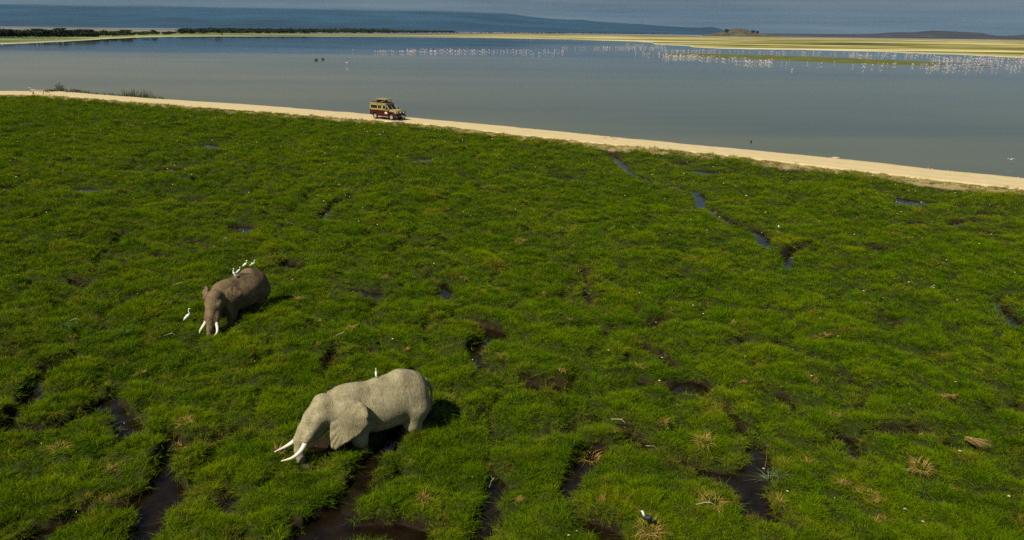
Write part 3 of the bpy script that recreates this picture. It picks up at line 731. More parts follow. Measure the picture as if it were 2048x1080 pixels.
# ================================================================== ANIMALS: smooth bodies from distance fields
class Field:
    def __init__(s, lo, hi, h):
        s.h = h; s.lo = np.array(lo, float)
        n = [int((b - a) / h) + 2 for a, b in zip(lo, hi)]
        ax = [s.lo[i] + h * np.arange(n[i]) for i in range(3)]
        s.X, s.Y, s.Z = (g_.astype(np.float32) for g_ in np.meshgrid(*ax, indexing='ij')); s.D = np.full(s.X.shape, 9.0, np.float32)
    def _box(s, lo, hi, pad):
        sl = []
        for i in range(3):
            a = int((lo[i] - pad - s.lo[i]) / s.h); b = int((hi[i] + pad - s.lo[i]) / s.h) + 2
            sl.append(slice(max(a, 0), max(min(b, s.D.shape[i]), 1)))
        return tuple(sl)
    def _join(s, sl, d, k):
        D = s.D[sl]; h_ = np.clip(.5 + .5 * (D - d) / k, 0, 1); s.D[sl] = D * (1 - h_) + d * h_ - k * h_ * (1 - h_)
    def caps(s, a, b, ra, rb, k=.12, flat=None):
        a = np.array(a, float); b = np.array(b, float); r = max(ra, rb)
        sl = s._box(np.minimum(a, b) - r, np.maximum(a, b) + r, k * 1.6)
        X, Y, Z = s.X[sl], s.Y[sl], s.Z[sl]; u = b - a; L = max((u * u).sum(), 1e-9)
        t = np.clip(((X - a[0]) * u[0] + (Y - a[1]) * u[1] + (Z - a[2]) * u[2]) / L, 0, 1)
        d = np.sqrt((X - a[0] - t * u[0]) ** 2 + (Y - a[1] - t * u[1]) ** 2 + (Z - a[2] - t * u[2]) ** 2) - (ra + (rb - ra) * t)
        s._join(sl, d, k)
    def chain(s, pts, rad, k=.1):
        for i in range(len(pts) - 1): s.caps(pts[i], pts[i + 1], rad[i], rad[i + 1], k)
    def ell(s, c, r, k=.15, M=None):
        c = np.array(c, float); r = np.array(r, float); m = r.max()
        sl = s._box(c - m, c + m, k * 1.6); P = np.stack([s.X[sl] - c[0], s.Y[sl] - c[1], s.Z[sl] - c[2]], -1)
        if M is not None: P = P @ np.array(M.to_3x3(), np.float32)
        k0 = np.linalg.norm(P / r, axis=-1); k1 = np.linalg.norm(P / (r * r), axis=-1) + 1e-6
        s._join(sl, k0 * (k0 - 1) / k1, k)
    def surface(s, smooth=2):
        """surface nets"""
        D = s.D; ins = D < 0; n = D.shape
        corner = [(i, j, k) for i in (0, 1) for j in (0, 1) for k in (0, 1)]
        sub = lambda A, o: A[o[0]:n[0] - 1 + o[0], o[1]:n[1] - 1 + o[1], o[2]:n[2] - 1 + o[2]]
        cnt = sum(sub(ins, c).astype(np.int8) for c in corner); act = (cnt > 0) & (cnt < 8)
        idx = np.full(act.shape, -1, np.int64); cells = np.argwhere(act); idx[act] = np.arange(len(cells))
        acc = np.zeros((len(cells), 3)); num = np.zeros(len(cells)); C = cells
        for a in corner:
            for ax in range(3):
                if a[ax]: continue
                b = list(a); b[ax] = 1
                da = D[C[:, 0] + a[0], C[:, 1] + a[1], C[:, 2] + a[2]]; db = D[C[:, 0] + b[0], C[:, 1] + b[1], C[:, 2] + b[2]]
                m = (da < 0) != (db < 0); t = np.where(m, da / np.where(m, da - db, 1), 0)
                p = np.array(a, float)[None] + np.eye(3)[ax][None] * t[:, None]
                acc[m] += p[m]; num[m] += 1
        V = s.lo + s.h * (cells + acc / num[:, None]); F = []
        for ax in range(3):
            o = [0, 0, 0]; o[ax] = 1; m_ = [slice(0, n[i] - o[i]) for i in range(3)]
            A = ins[tuple(m_)]; B = ins[tuple(slice(o[i], n[i]) for i in range(3))]
            e = np.argwhere(A != B); u, w = (ax + 1) % 3, (ax + 2) % 3
            ok = (e[:, u] > 0) & (e[:, w] > 0) & (e[:, u] < n[u] - 1) & (e[:, w] < n[w] - 1); e = e[ok]
            q = []
            for du, dw in ((0, 0), (-1, 0), (-1, -1), (0, -1)):
                g_ = e.copy(); g_[:, u] += du; g_[:, w] += dw; q.append(idx[g_[:, 0], g_[:, 1], g_[:, 2]])
            q = np.stack(q, 1); flip = ~A[e[:, 0], e[:, 1], e[:, 2]]; q[flip] = q[flip][:, ::-1]; F.append(q)
        F = np.concatenate(F); F = F[(F >= 0).all(1)]
        for _ in range(smooth):
            S = np.zeros_like(V); c = np.zeros(len(V))
            for a in range(4):
                for b in (1, 3):
                    np.add.at(S, F[:, a], V[F[:, (a + b) % 4]]); np.add.at(c, F[:, a], 1)
            V = V * .4 + .6 * S / c[:, None]
        return V, F

def skin_mat(name, dark, mid_, light, mudz):
    M = NM(name); p = M.objc()
    sx = M.n('ShaderNodeSeparateXYZ'); M.l(p, sx.inputs[0])
    n = M.noise(1.6, 6, .65, p); n2 = M.noise(11, 5, .7, p)
    col = M.ramp(M.math('ADD', M.math('MULTIPLY', n, .6), M.math('MULTIPLY', n2, .4)), [(.36, dark), (.49, mid_), (.62, light)])
    stain = M.rng(M.noise(2.3, 5, .7, M.scale(p, (1.3, 1, .6))), .52, .68, 0, .5)
    col = M.mix(stain, col, dark)
    mud = M.rng(M.math('ADD', sx.outputs['Z'], M.math('MULTIPLY', n, .35)), mudz + .05, mudz + .5, .85, 0)
    col = M.mix(mud, col, (.055, .042, .026))
    v = M.n('ShaderNodeTexVoronoi', feature='DISTANCE_TO_EDGE'); v.inputs['Scale'].default_value = 26
    w = M.n('ShaderNodeVectorMath', operation='ADD'); M.l(p, w.inputs[0])
    nn = M.n('ShaderNodeTexNoise'); nn.inputs['Scale'].default_value = 5; M.l(p, nn.inputs['Vector']); M.l(M.scale(nn.outputs['Color'], (.12, .12, .12)), w.inputs[1])
    M.l(w.outputs[0], v.inputs['Vector']); crack = M.rng(v.outputs['Distance'], 0, .12, 0, 1)
    v2 = M.n('ShaderNodeTexVoronoi', feature='DISTANCE_TO_EDGE'); v2.inputs['Scale'].default_value = 55; M.l(w.outputs[0], v2.inputs['Vector'])
    crack2 = M.rng(v2.outputs['Distance'], 0, .15, 0, 1)
    folds = M.noise(3.6, 5, .65, M.scale(p, (2.8, 1, .6)), 1.6); rings = M.noise(3.0, 3, .6, M.scale(p, (1, 1, 6.0)), .6); low = M.rng(sx.outputs['X'], 1.9, 2.3, 0, 1); folds = M.math('ADD', folds, M.math('MULTIPLY', M.math('MULTIPLY', rings, low), .8))
    h = M.math('ADD', M.math('ADD', M.math('MULTIPLY', crack, .2), M.math('MULTIPLY', crack2, .06)), M.math('MULTIPLY', folds, 2.2))
    col = M.mix(M.math('MULTIPLY', M.math('SUBTRACT', 1.0, crack), .22), col, dark)
    M.bsdf(col, .92, M.bump(h, .65, .035)); return M.m

def trs(p, M): return np.array(M @ Vector(p))
def make_elephant(name, label, skin, ear_skin, head_M, h=.036, trunk=None, tusk=None, legs=None, ears=None, tail_swing=0.0, group='elephants feeding in the marsh', broad=.95):
    """+x forward, soles on z = 0, about 2.9 m at the shoulder"""
    root = tag(empty(name), label, 'elephant', group)
    f = Field((-2.3, -1.15, -.1), (3.9, 1.15, 3.35), h); B = broad
    f.ell((-.15, 0, 1.72), (1.42, .80 * B, .82), .1)
    f.ell((-1.00, 0, 1.90), (.82, .68 * B, .84), .25)
    f.ell((.80, 0, 1.82), (.66, .62 * B, .80), .25)
    f.chain([(-1.32, 0, 2.30), (-.85, 0, 2.50), (-.2, 0, 2.42), (.50, 0, 2.30), (.98, 0, 2.18)], [.30, .24, .22, .26, .34], .28)
    for sy in (1, -1):
        f.ell((-1.28, .34 * sy, 1.75), (.48, .34, .70), .16); f.ell((.86, .44 * sy, 1.70), (.42, .22, .62), .16)
    for (lx, ly, dx, hind) in legs:
        if hind:
            kx = lx + dx * .45 + .20
            f.chain([(lx - .05, ly * .95, 1.55), (kx, ly, 1.00), (lx + dx * .75 - .05, ly, .55), (lx + dx, ly, .14)], [.42, .26, .185, .21], .14)
        else:
            f.chain([(lx, ly * .95, 1.60), (lx + dx * .35, ly, .95), (lx + dx * .7, ly, .50), (lx + dx, ly, .14)], [.34, .235, .19, .215], .14)
        f.ell((lx + dx + .04, ly, .10), (.25, .22, .14), .06)
    tp = [(-1.78, 0, 2.28), (-1.98, .02 + tail_swing * .3, 1.95), (-1.98, .03 + tail_swing * .7, 1.5), (-1.95, tail_swing, 1.08)]
    f.chain(tp, [.085, .055, .04, .03], .06)
    H = head_M
    f.caps((.95, 0, 1.98), trs((.15, 0, -.02), H), .60, .48, .28)
    f.ell(trs((.30, 0, .10), H), (.46, .40, .46), .16, H)
    for sy in (1, -1):
        f.ell(trs((.45, .13 * sy, .34), H), (.27, .22, .24), .12, H)
        f.ell(trs((.58, .30 * sy, -.02), H), (.24, .15, .22), .12, H)
        f.chain([trs((.66, .19 * sy, -.20), H), trs((.92, .23 * sy, -.62), H), trs((.99, .245 * sy, -.78), H)], [.20, .145, .115], .08)
    f.chain([trs((.52, 0, .28), H), trs((.78, 0, -.12), H), trs((.97, 0, -.48), H)], [.28, .25, .21], .12)
    f.chain([trs((.28, 0, -.30), H), trs((.52, 0, -.62), H), trs((.68, 0, -.88), H)], [.26, .17, .08], .10)
    f.chain(trunk[0], trunk[1], .07)
    V, F = f.surface(2)
    # skin folds as relief along the trunk and the joints
    body = obj('body', fast_mesh('body', V, F), skin, root, smooth=True)
    # tail tassel
    m = MB(); e = Vector(tp[-1])
    for i in range(14):
        a = i * .9; m.tube([e + Vector((0, 0, .05)), e + Vector((.04 * math.cos(a), .04 * math.sin(a), -.16)), e + Vector((.03 * math.cos(a + .5), .05 * math.sin(a), -.36))], [.012, .010, .003], 4)
    m.build('tail_tassel', simple('tail_hair', (.03, .025, .02), .8), root)
    # tusks
    ivory = simple('ivory', (.80, .74, .58), .35, .08, 5)
    for sy in (1, -1):
        ps = [trs((x_, y_ * sy, z_), H) for x_, y_, z_ in tusk]; P_ = []
        for i in range(len(ps) - 1):
            for t in (0, .25, .5, .75):
                a, b = ps[max(i - 1, 0)], ps[i]; c, d = ps[i + 1], ps[min(i + 2, len(ps) - 1)]
                P_.append(.5 * ((2 * b) + (-a + c) * t + (2 * a - 5 * b + 4 * c - d) * t * t + (-a + 3 * b - 3 * c + d) * t ** 3))
        P_.append(ps[-1]); n_ = len(P_)
        m = MB(); m.tube(P_, [.072 * (1 - (i / (n_ - 1)) ** 2.2) + .012 for i in range(n_)], 12)
        m.build('tusk', ivory, root, smooth=True)
        m = MB(); c = trs((.645, .335 * sy, -.02), H); m.ell(c, (.035, .03, .03), 10, 8); m.build('eye', simple('eye', (.02, .012, .008), .2), root, smooth=True)
    # ears
    OUT = [(0, .34), (.16, .50), (.42, .56), (.70, .46), (.93, .18), (1.0, -.14), (.90, -.44), (.70, -.70), (.52, -.90), (.34, -1.08), (.22, -1.04), (.12, -.80), (.02, -.50), (-.04, -.15)]
    for sy, (ang, tilt, sx_, curl, sv_) in zip((1, -1), ears):
        g = random.Random(5 + sy); NS = 56; NRG = 9; out = []
        for i in range(NS):
            t = i / NS * len(OUT); k = int(t); u = t - k; a, b, c, d = (OUT[(k + q) % len(OUT)] for q in (-1, 0, 1, 2))
            out.append(tuple(.5 * ((2 * b[q]) + (-a[q] + c[q]) * u + (2 * a[q] - 5 * b[q] + 4 * c[q] - d[q]) * u * u + (-a[q] + 3 * b[q] - 3 * c[q] + d[q]) * u ** 3) for q in (0, 1)))
        v = []; fcs = []
        ax_u = Vector((-math.cos(ang), sy * math.sin(ang), 0)); ax_v = Vector((math.sin(tilt), 0, math.cos(tilt)))
        nrm = ax_u.cross(ax_v).normalized() * sy
        org = Vector((.24, .46 * sy, .08))
        for r_ in range(NRG + 1):
            w_ = r_ / NRG
            for i in range(NS):
                u0, v0 = .36 + (out[i][0] - .36) * w_, -.12 + (out[i][1] + .12) * w_
                u0 *= sx_; v0 *= sv_ if v0 < 0 else 1; lift = curl * (u0 ** 2) + .10 * math.sin(v0 * 5 + 1) * u0 + .025 * math.sin(i * 1.3) * w_ ** 3 - .22 * max(0, v0 - .2) - .15 * max(0, -.55 - v0) ** 1.2
                rag = 1 + (.012 * math.sin(i * 2.9) + (-.05 if i in (17, 18, 31) else 0)) * (w_ > .9)
                v.append(H @ (org + ax_u * (u0 * rag) + ax_v * (v0 * rag) + nrm * lift))
        for r_ in range(NRG):
            for i in range(NS): fcs.append((r_ * NS + i, r_ * NS + (i + 1) % NS, (r_ + 1) * NS + (i + 1) % NS, (r_ + 1) * NS + i))
        me_ = mesh('ear', v, fcs); o = obj('ear', me_, ear_skin, root, smooth=True)
        so = o.modifiers.new('thick', 'SOLIDIFY'); so.thickness = .035; so.offset = 0
    return root

def head_frame(pivot, yaw, pitch, roll=0):
    return Matrix.Translation(pivot) @ Matrix.Rotation(yaw, 4, 'Z') @ Matrix.Rotation(pitch, 4, 'Y') @ Matrix.Rotation(roll, 4, 'X')

# ---- near elephant: pale grey-tan, in side view with the head low
SK1 = skin_mat('elephant_hide_pale', (.20, .165, .080), (.36, .305, .165), (.48, .42, .25), .62)
SK2 = skin_mat('elephant_hide_brown', (.080, .050, .020), (.190, .128, .058), (.290, .205, .100), .45)
H1 = head_frame((1.24, 0, 1.86), R(7), R(-10))
tr1 = ([trs((.97, 0, -.48), H1), trs((1.10, 0, -.80), H1), trs((1.10, .06, -1.14), H1), trs((1.06, .18, -1.42), H1), trs((1.02, .30, -1.58), H1), trs((.88, .40, -1.58), H1)], [.215, .18, .15, .12, .10, .085])
tk = [(.90, .235, -.58), (1.01, .27, -.82), (1.17, .33, -1.04), (1.42, .36, -1.20), (1.74, .31, -1.28)]
e1 = make_elephant('elephant', 'pale grey elephant in the foreground, side on, one small egret on its back', SK1, SK1, H1, trunk=tr1, tusk=tk,
    legs=[(.68, .42, -.12, False), (.95, -.40, .12, False), (-1.28, .38, -.12, True), (-1.28, -.38, .10, True)], ears=[(R(34), R(-14), 1.08, .02, 1), (R(18), R(-8), .95, .03, 1)])
H2 = head_frame((1.28, .06, 1.92), R(17), R(4), R(-2))
tr2 = ([trs((.97, 0, -.48), H2), trs((1.10, 0, -.78), H2), trs((1.24, .0, -1.06), H2), trs((1.38, .02, -1.28), H2), trs((1.46, .02, -1.44), H2), trs((1.36, -.16, -1.48), H2)], [.205, .170, .145, .12, .095, .08])
tk2 = [(.92, .235, -.58), (1.06, .29, -.84), (1.22, .38, -1.02), (1.40, .42, -1.14), (1.56, .37, -1.20)]
e2 = make_elephant('elephant', 'brown elephant further back, facing the viewer, four white egrets on its back', SK2, SK2, H2, trunk=tr2, tusk=tk2,
    legs=[(.92, .40, .10, False), (.92, -.40, .0, False), (-1.28, .38, .05, True), (-1.28, -.38, -.15, True)], ears=[(R(50), R(-10), .80, -.10, .80), (R(52), R(0), .46, .10, .7)], broad=1.04)
def stand(o, px, py, heading, sink, sc):
    p = at(px, py, 0.1); o.location = (p.x, p.y, .12 - sink); o.rotation_euler = (0, 0, heading); o.scale = (sc, sc, sc)
stand(e1, 752, 883, math.atan2(-.47, -.88), .46, 1.0)
stand(e2, 481, 635, math.atan2(-.92, -.39), .44, .92)
# ================================================================== BIRDS
white = simple('white_feathers', (.80, .79, .74), .8, .05, 20)
beak_m = simple('bill_yellow', (.55, .38, .06), .5); leg_dark = simple('bird_leg', (.10, .09, .06), .6)
def egret(label, pos, heading, h=.50, lean=0.0, neck=1.0, group='white egrets with the elephants'):
    root = tag(empty('egret', pos, heading), label, 'egret', group)
    f = Field((-.30, -.14, .02), (.30, .14, .62), .010)
    f.chain([(-.15, 0, .09), (-.07, 0, .17), (.02, 0, .26), (.06, 0, .30)], [.012, .046, .058, .035], .03)
    nk = [(.07, 0, .30), (.095, 0, .36), (.075, 0, .42 + .04 * (neck - 1)), (.088, 0, .47 * neck)]
    f.chain(nk, [.034, .022, .018, .020], .02); f.ell((.105, 0, .485 * neck), (.036, .022, .022), .012)
    V, F = f.surface(1); b = obj('body', fast_mesh('body', V, F), white, root, smooth=True)
    m = MB(); m.tube([(.135, 0, .485 * neck), (.20, 0, .470 * neck)], [.009, .002], 6); m.build('bill', beak_m, root)
    for sy in (1, -1):
        m = MB(); m.tube([(.0, .025 * sy, .22), (-.01, .028 * sy, .12), (.0, .028 * sy, .01)], .007, 6)
        for a in (-.5, 0, .5): m.tube([(0, .028 * sy, .008), (.05 * math.cos(a), .028 * sy + .05 * math.sin(a), .004)], .004, 4)
        m.build('leg', leg_dark, root)
    root.scale = (h / .5,) * 3; root.rotation_euler = (0, lean, heading); return root
bpy.context.view_layer.update()
DG = bpy.context.evaluated_depsgraph_get()
def on_top(o, lx, ly):
    """the highest point of the animal's body above a place on its back"""
    b = next(c for c in o.children if c.name.startswith('body'))
    w = o.matrix_world @ Vector((lx, ly, 0)); inv = b.matrix_world.inverted()
    hit, loc, nor, _ = b.ray_cast(inv @ Vector((w.x, w.y, 8)), (inv.to_3x3() @ Vector((0, 0, -1))).normalized())
    return b.matrix_world @ loc if hit else w
def back_at(o, px, side=0.0):
    """the place along the animal's spine that stands at this column of the photograph"""
    best = None
    for i in range(60):
        q = on_top(o, .95 - i * .04, side); d = q - CAM_P
        e = abs(1024 + F_PX * d.dot(_r) / d.dot(_f) - px)
        if best is None or e < best[0]: best = (e, q)
    return best[1]
egret('leftmost and forwardmost of the four egrets on the brown elephant\'s back', back_at(e2, 467), R(170), .44, -.35)
egret('second egret from the left on the brown elephant\'s back, the shortest of them', back_at(e2, 476, .03), R(20), .38, .1)
egret('third egret from the left on the brown elephant\'s back, standing highest', back_at(e2, 490, -.12), R(-20), .46, .15)
egret('rightmost egret of the row, over the brown elephant\'s rump', back_at(e2, 502, .10), R(15), .43, .3)
p = at(376, 645, .3); egret('egret standing in the grass left of the brown elephant\'s tusks', p, R(5), .62, neck=1.1)
egret('single small egret on the back of the pale foreground elephant', back_at(e1, 753, -.05), R(100), .30, group='white egrets with the elephants')

# black and white waders in the grass
def wader(label, pos, heading, h, body_m, head_m, grp):
    root = tag(empty('wader', pos, heading), label, 'bird', grp); s = h / .30
    m = MB(); m.ell((0, 0, .17), (.105, .05, .055), 12, 8, Matrix.Rotation(-.35, 3, 'Y').transposed()); m.tube([(-.08, 0, .15), (-.16, 0, .12)], [.03, .008], 8); m.build('body', body_m, root, True)
    m = MB(); m.tube([(.07, 0, .20), (.10, 0, .25), (.11, 0, .285)], [.034, .024, .022], 8); m.ell((.12, 0, .29), (.030, .022, .022), 10, 6); m.build('neck', head_m, root, True)
    m = MB(); m.tube([(.145, 0, .29), (.20, 0, .285)], [.007, .002], 6); m.build('bill', leg_dark, root)
    for sy in (1, -1):
        m = MB(); m.tube([(0, .02 * sy, .13), (-.01, .02 * sy, 0)], .006, 5); m.build('leg', leg_dark, root)
    root.scale = (s, s, s); return root
blackf = simple('black_feathers', (.012, .012, .014), .6)
def ground_at(px, py):
    p = at(px, py, .3)
    for _ in range(3):
        z = float(marsh(np.array([p.x]), np.array([p.y]))[0][0]); p = at(px, py, z)
    return p
p = ground_at(1294, 1058); p.z += .12; wader('dark bird with a white neck on a straw heap at the bottom edge', p, R(160), .40, blackf, white, 'dark waders in the marsh')
p = ground_at(1560, 467); p.z += .12; wader('tiny black and white bird beside the long channel at the right', p, R(150), .42, blackf, white, 'dark waders in the marsh')
for px, py, lb, hm in ((632, 121, 'left of the two dark water birds resting on the lake', blackf), (646, 119.5, 'right of the two dark water birds on the lake, the wider one', blackf)):
    p = at(px, py, LAKE_Z); D = p.length / F_PX
    root = tag(empty('water_bird', p, .3 if px < 640 else 2.8), lb, 'bird', 'dark water birds on the lake')
    m = MB(); m.ell((0, 0, D * 1.2), (D * 3, D * 1.6, D * 1.8), 12, 8); m.build('body', hm, root, True)
    m = MB(); m.tube([(D * 2, 0, D * 1.5), (D * 2.6, 0, D * 3.4), (D * 3.6, 0, D * 3.6)], [D * .8, D * .6, D * .3], 8); m.build('neck', hm, root, True)
p = at(1502, 285, LAKE_Z); root = tag(empty('water_bird', p, 1), 'lone small dark bird on the near lake water above the track', 'bird')
m = MB(); m.ell((0, 0, .10), (.20, .11, .11), 12, 8); m.build('body', blackf, root, True); m = MB(); m.tube([(.14, 0, .14), (.18, 0, .28), (.26, 0, .29)], [.05, .04, .015], 8); m.build('neck', blackf, root, True)
# the gull flying low over the lake at the right
p = at(2019, 330, LAKE_Z); p.z += 1.0
p.z -= .4; root = tag(empty('gull', p, R(80)), 'white bird flying low over the lake near the right edge', 'bird')
m = MB(); m.ell((0, 0, 0), (.24, .07, .065), 12, 8); m.tube([(-.2, 0, 0), (-.34, 0, .01)], [.05, .02], 6); m.build('body', white, root, True)
for sy in (1, -1):
    m = MB(); m.add([(.09, .04 * sy, .02), (-.09, .04 * sy, .02), (.10, .32 * sy, .13), (-.05, .32 * sy, .12), (-.06, .62 * sy, .07),
                     (.09, .04 * sy, .0), (-.09, .04 * sy, .0), (.10, .32 * sy, .115), (-.05, .32 * sy, .105), (-.06, .62 * sy, .06)],
                    [(0, 1, 3, 2), (2, 3, 4), (5, 7, 8, 6), (7, 9, 8), (0, 2, 7, 5), (2, 4, 9, 7), (4, 3, 8, 9), (3, 1, 6, 8)]); m.build('wing', white, root)
root.scale = (.65,) * 3

# ---- flamingos
pinkw = simple('flamingo_feathers', (.68, .56, .52), .85, .08, 3); 
def flamingo_mesh(kind):
    m = MB(); m.ell((0, 0, .88), (.33, .16, .18), 8, 5); m.tube([(-.22, 0, .86), (-.42, 0, .74)], [.09, .02], 5)
    for sy in (1, -1): m.tube([(.02, .05 * sy, .78), (.0, .05 * sy, .40), (.02, .05 * sy, -.05)], .013, 4)
    if kind == 0: m.tube([(.24, 0, .95), (.36, 0, 1.12), (.30, 0, 1.32), (.38, 0, 1.44), (.50, 0, 1.38)], [.07, .045, .04, .055, .03], 5)
    elif kind == 1: m.tube([(.24, 0, .92), (.46, 0, .86), (.52, 0, .50), (.46, 0, .18), (.36, 0, .08)], [.07, .045, .04, .04, .035], 5)
    else: m.tube([(.22, 0, .95), (.30, 0, 1.10), (.12, 0, 1.12), (.0, 0, 1.04)], [.07, .05, .045, .05], 5)
    return m.mesh('flamingo')
FM = [flamingo_mesh(k) for k in range(3)]
for k in FM: k.materials.append(pinkw)
g = np.random.default_rng(12)
CL = [(750,832,103.5,106.5,52,'in the thin left tail of the long white line'),(815,930,100,106.5,130,'in the dense middle of the long white line'),(928,1052,101,107,75,'in the thinner right part of the long white line'),(1050,1128,100,111,34,'in the scatter at the right end of the long white line'),
 (1120,1222,95.5,98.5,34,'in the sparse line before the bend'),(1205,1332,94,99,120,'in the thick clump at the bend of the far shore'),(1250,1332,85,93,70,'behind the thick clump at the bend of the far shore'),(760,1010,74.2,76,60,'along the far shore edge'),(1024,1262,77.5,82,70,'along the bright far shore'),
 (1325,1440,101.5,104.5,60,'behind the left tip of the green islet'),(1325,1402,111,118,105,'in the crowd at the left tip of the green islet'),(1400,1492,114,121.5,55,'strung along the front of the green islet'),(1492,1546,122,130,52,'in the front clump below the green islet'),
 (1450,1700,103,109.5,60,'in the channel behind the green islet'),(1700,1862,106,115.5,110,'in the channel behind the right half of the islet'),(1862,2060,112,128,170,'in the wide scatter past the right tip of the islet'),(1550,1862,124,134,26,'in open water in front of the islet'),(1850,2045,129,142,58,'on the nearest water at the right'),
 (0,150,86.5,88.5,16,'on the white spit at the left'),(20,130,79.5,81.5,50,'on the mudflat at the far left'),(1270,1320,104,113,16,'in the small gap left of the islet')]
birds = []
for x0, x1, y0, y1, n, lb in CL:
    for _ in range(n):
        px = g.uniform(x0, x1); t = (px - x0) / (x1 - x0)
        slope = (x1 - x0) * .02 if y1 - y0 > 6 else 0
        py = y0 + (y1 - y0) * g.uniform() ** .8
        if 1340 < px < 1880 and abs(py - np.interp(px, [1340, 1400, 1536, 1700, 1830, 1880], [109.5, 109.5, 115, 121.5, 126, 129])) < np.interp(px, [1340, 1400, 1536, 1750, 1880], [1.6, 3.2, 6.5, 6.5, 2]):
            py += np.interp(px, [1340, 1400, 1536, 1750, 1880], [4, 6, 11, 10, 4]) * (1 if lb.find('behind') < 0 and lb.find('channel') < 0 else -1)
        p = at(px, py, LAKE_Z); birds.append((p.length, p, lb))
birds.sort(key=lambda b: b[0])
V = []; F = []; off = 0; arr = [(np.array([q.co[:] for q in k.vertices]), [tuple(pl.vertices) for pl in k.polygons]) for k in FM]
for i, (D, p, lb) in enumerate(birds):
    k = int(g.choice(3, p=[.2, .5, .3])); a = g.uniform(0, 6.28); s = g.uniform(.78, 1.02)
    if i < 290:
        o = bpy.data.objects.new('flamingo', FM[k]); COL.objects.link(o); o.location = (p.x, p.y, LAKE_Z); o.rotation_euler = (0, 0, a); o.scale = (s, s, s)
        tag(o, 'white flamingo ' + lb, 'flamingo', 'flamingos ' + lb)
    else:
        s *= 1.05; q = arr[k][0] * s; c, si = math.cos(a), math.sin(a)
        V.append(np.stack([q[:, 0] * c - q[:, 1] * si + p.x, q[:, 0] * si + q[:, 1] * c + p.y, q[:, 2] + LAKE_Z], 1))
        F += [tuple(t + off for t in f_) for f_ in arr[k][1]]; off += len(q)
tag(obj('flamingo_flock', mesh('flamingo_flock', np.concatenate(V), F), pinkw), 'distant rest of the white flamingo flock out on the lake', 'flock', kind='stuff')
p = at(694, 131, LAKE_Z); o = bpy.data.objects.new('flamingo', FM[0]); COL.objects.link(o); o.location = p; o.scale = (1.1,) * 3; tag(o, 'lone white wading bird just right of the two dark water birds', 'flamingo')
p = at(706, 103, LAKE_Z); o = bpy.data.objects.new('flamingo', FM[2]); COL.objects.link(o); o.location = p; tag(o, 'lone white wading bird left of the long white line', 'flamingo')
p = at(1584, 141, LAKE_Z); o = bpy.data.objects.new('flamingo', FM[2]); COL.objects.link(o); o.location = (p.x, p.y, LAKE_Z - .5); tag(o, 'lone white bird sitting on open water in front of the islet', 'flamingo')
# ================================================================== SAFARI VEHICLE
maroon = simple('maroon_paint', (.060, .006, .006), .35, .12, 2); cream = simple('straw_yellow_paint', (.38, .29, .085), .4, .1, 2)
rubber = simple('rubber', (.022, .020, .018), .85); steel = simple('pale_rim', (.46, .42, .34), .45); dark = simple('black_metal', (.015, .015, .016), .45)
glassm = NM('tinted_glass'); glassm.bsdf((.015, .02, .022), .06, IOR=1.45); glassm = glassm.m
lampm = simple('headlamp_glass', (.75, .72, .62), .15); seatm = simple('seat_grey', (.20, .20, .18), .8); platem = simple('number_plate', (.62, .60, .55), .5); dust = simple('dusty_sill', (.34, .27, .18), .8)
car = tag(empty('safari_vehicle'), 'maroon and yellow safari car on the sandy track with its roof hatch raised', 'car')
L0, L1, HW = -2.65, 2.55, .92
def side(y0, y1, outline, name, m, parent=car, bev=.02):
    mb = MB(); mb.prism(outline, 1, y0, y1); return mb.build(name, m, parent, bevel=bev)
# lower body with wheel arches (xz outline extruded across)
def arch(cx, r=.50, z=.62, n=9):
    return [(cx + r * math.cos(math.pi * i / (n - 1)), z - .12 + r * math.sin(math.pi * i / (n - 1))) for i in range(n)]
WX = (-1.62, 1.55)
low = [(L0, .62), (L0, 1.30), (1.15, 1.30), (2.42, 1.22), (2.50, .62)] + [(WX[1] + .56, .50)] + arch(WX[1]) + [(WX[1] - .56, .46), (WX[0] + .56, .46)] + arch(WX[0]) + [(WX[0] - .56, .52)]
mb = MB(); n_ = len(low)
for (ya, yb) in ((-HW, -HW + .12), (HW - .12, HW)): mb.prism(low, 1, ya, yb)
mb.box(((L0 + L1) / 2 - .05, 0, .92), (L1 - L0 - .20, HW * 2 - .24, .60)); mb.box((L0 + .06, 0, .95), (.12, HW * 2 - .24, .68))
body = mb.build('lower_body', maroon, car)
# bonnet, wings
mb = MB(); mb.prism([(1.10, 1.302), (1.12, 1.47), (1.7, 1.44), (2.30, 1.34), (2.44, 1.20), (2.44, 1.10), (2.0, 1.10), (1.10, 1.2)], 1, -.74, .74)
mb.build('bonnet', cream, car, bevel=.03)
for sy in (1, -1):
    mb = MB(); mb.prism([(1.05, 1.303), (1.10, 1.36), (1.9, 1.34), (2.40, 1.26), (2.47, 1.12), (2.47, .95), (2.2, 1.0), (2.0, 1.16), (1.05, 1.22)], 1, sy * .75, sy * (HW + .012)); mb.build('wing', cream if sy < 0 else cream, car, bevel=.02)
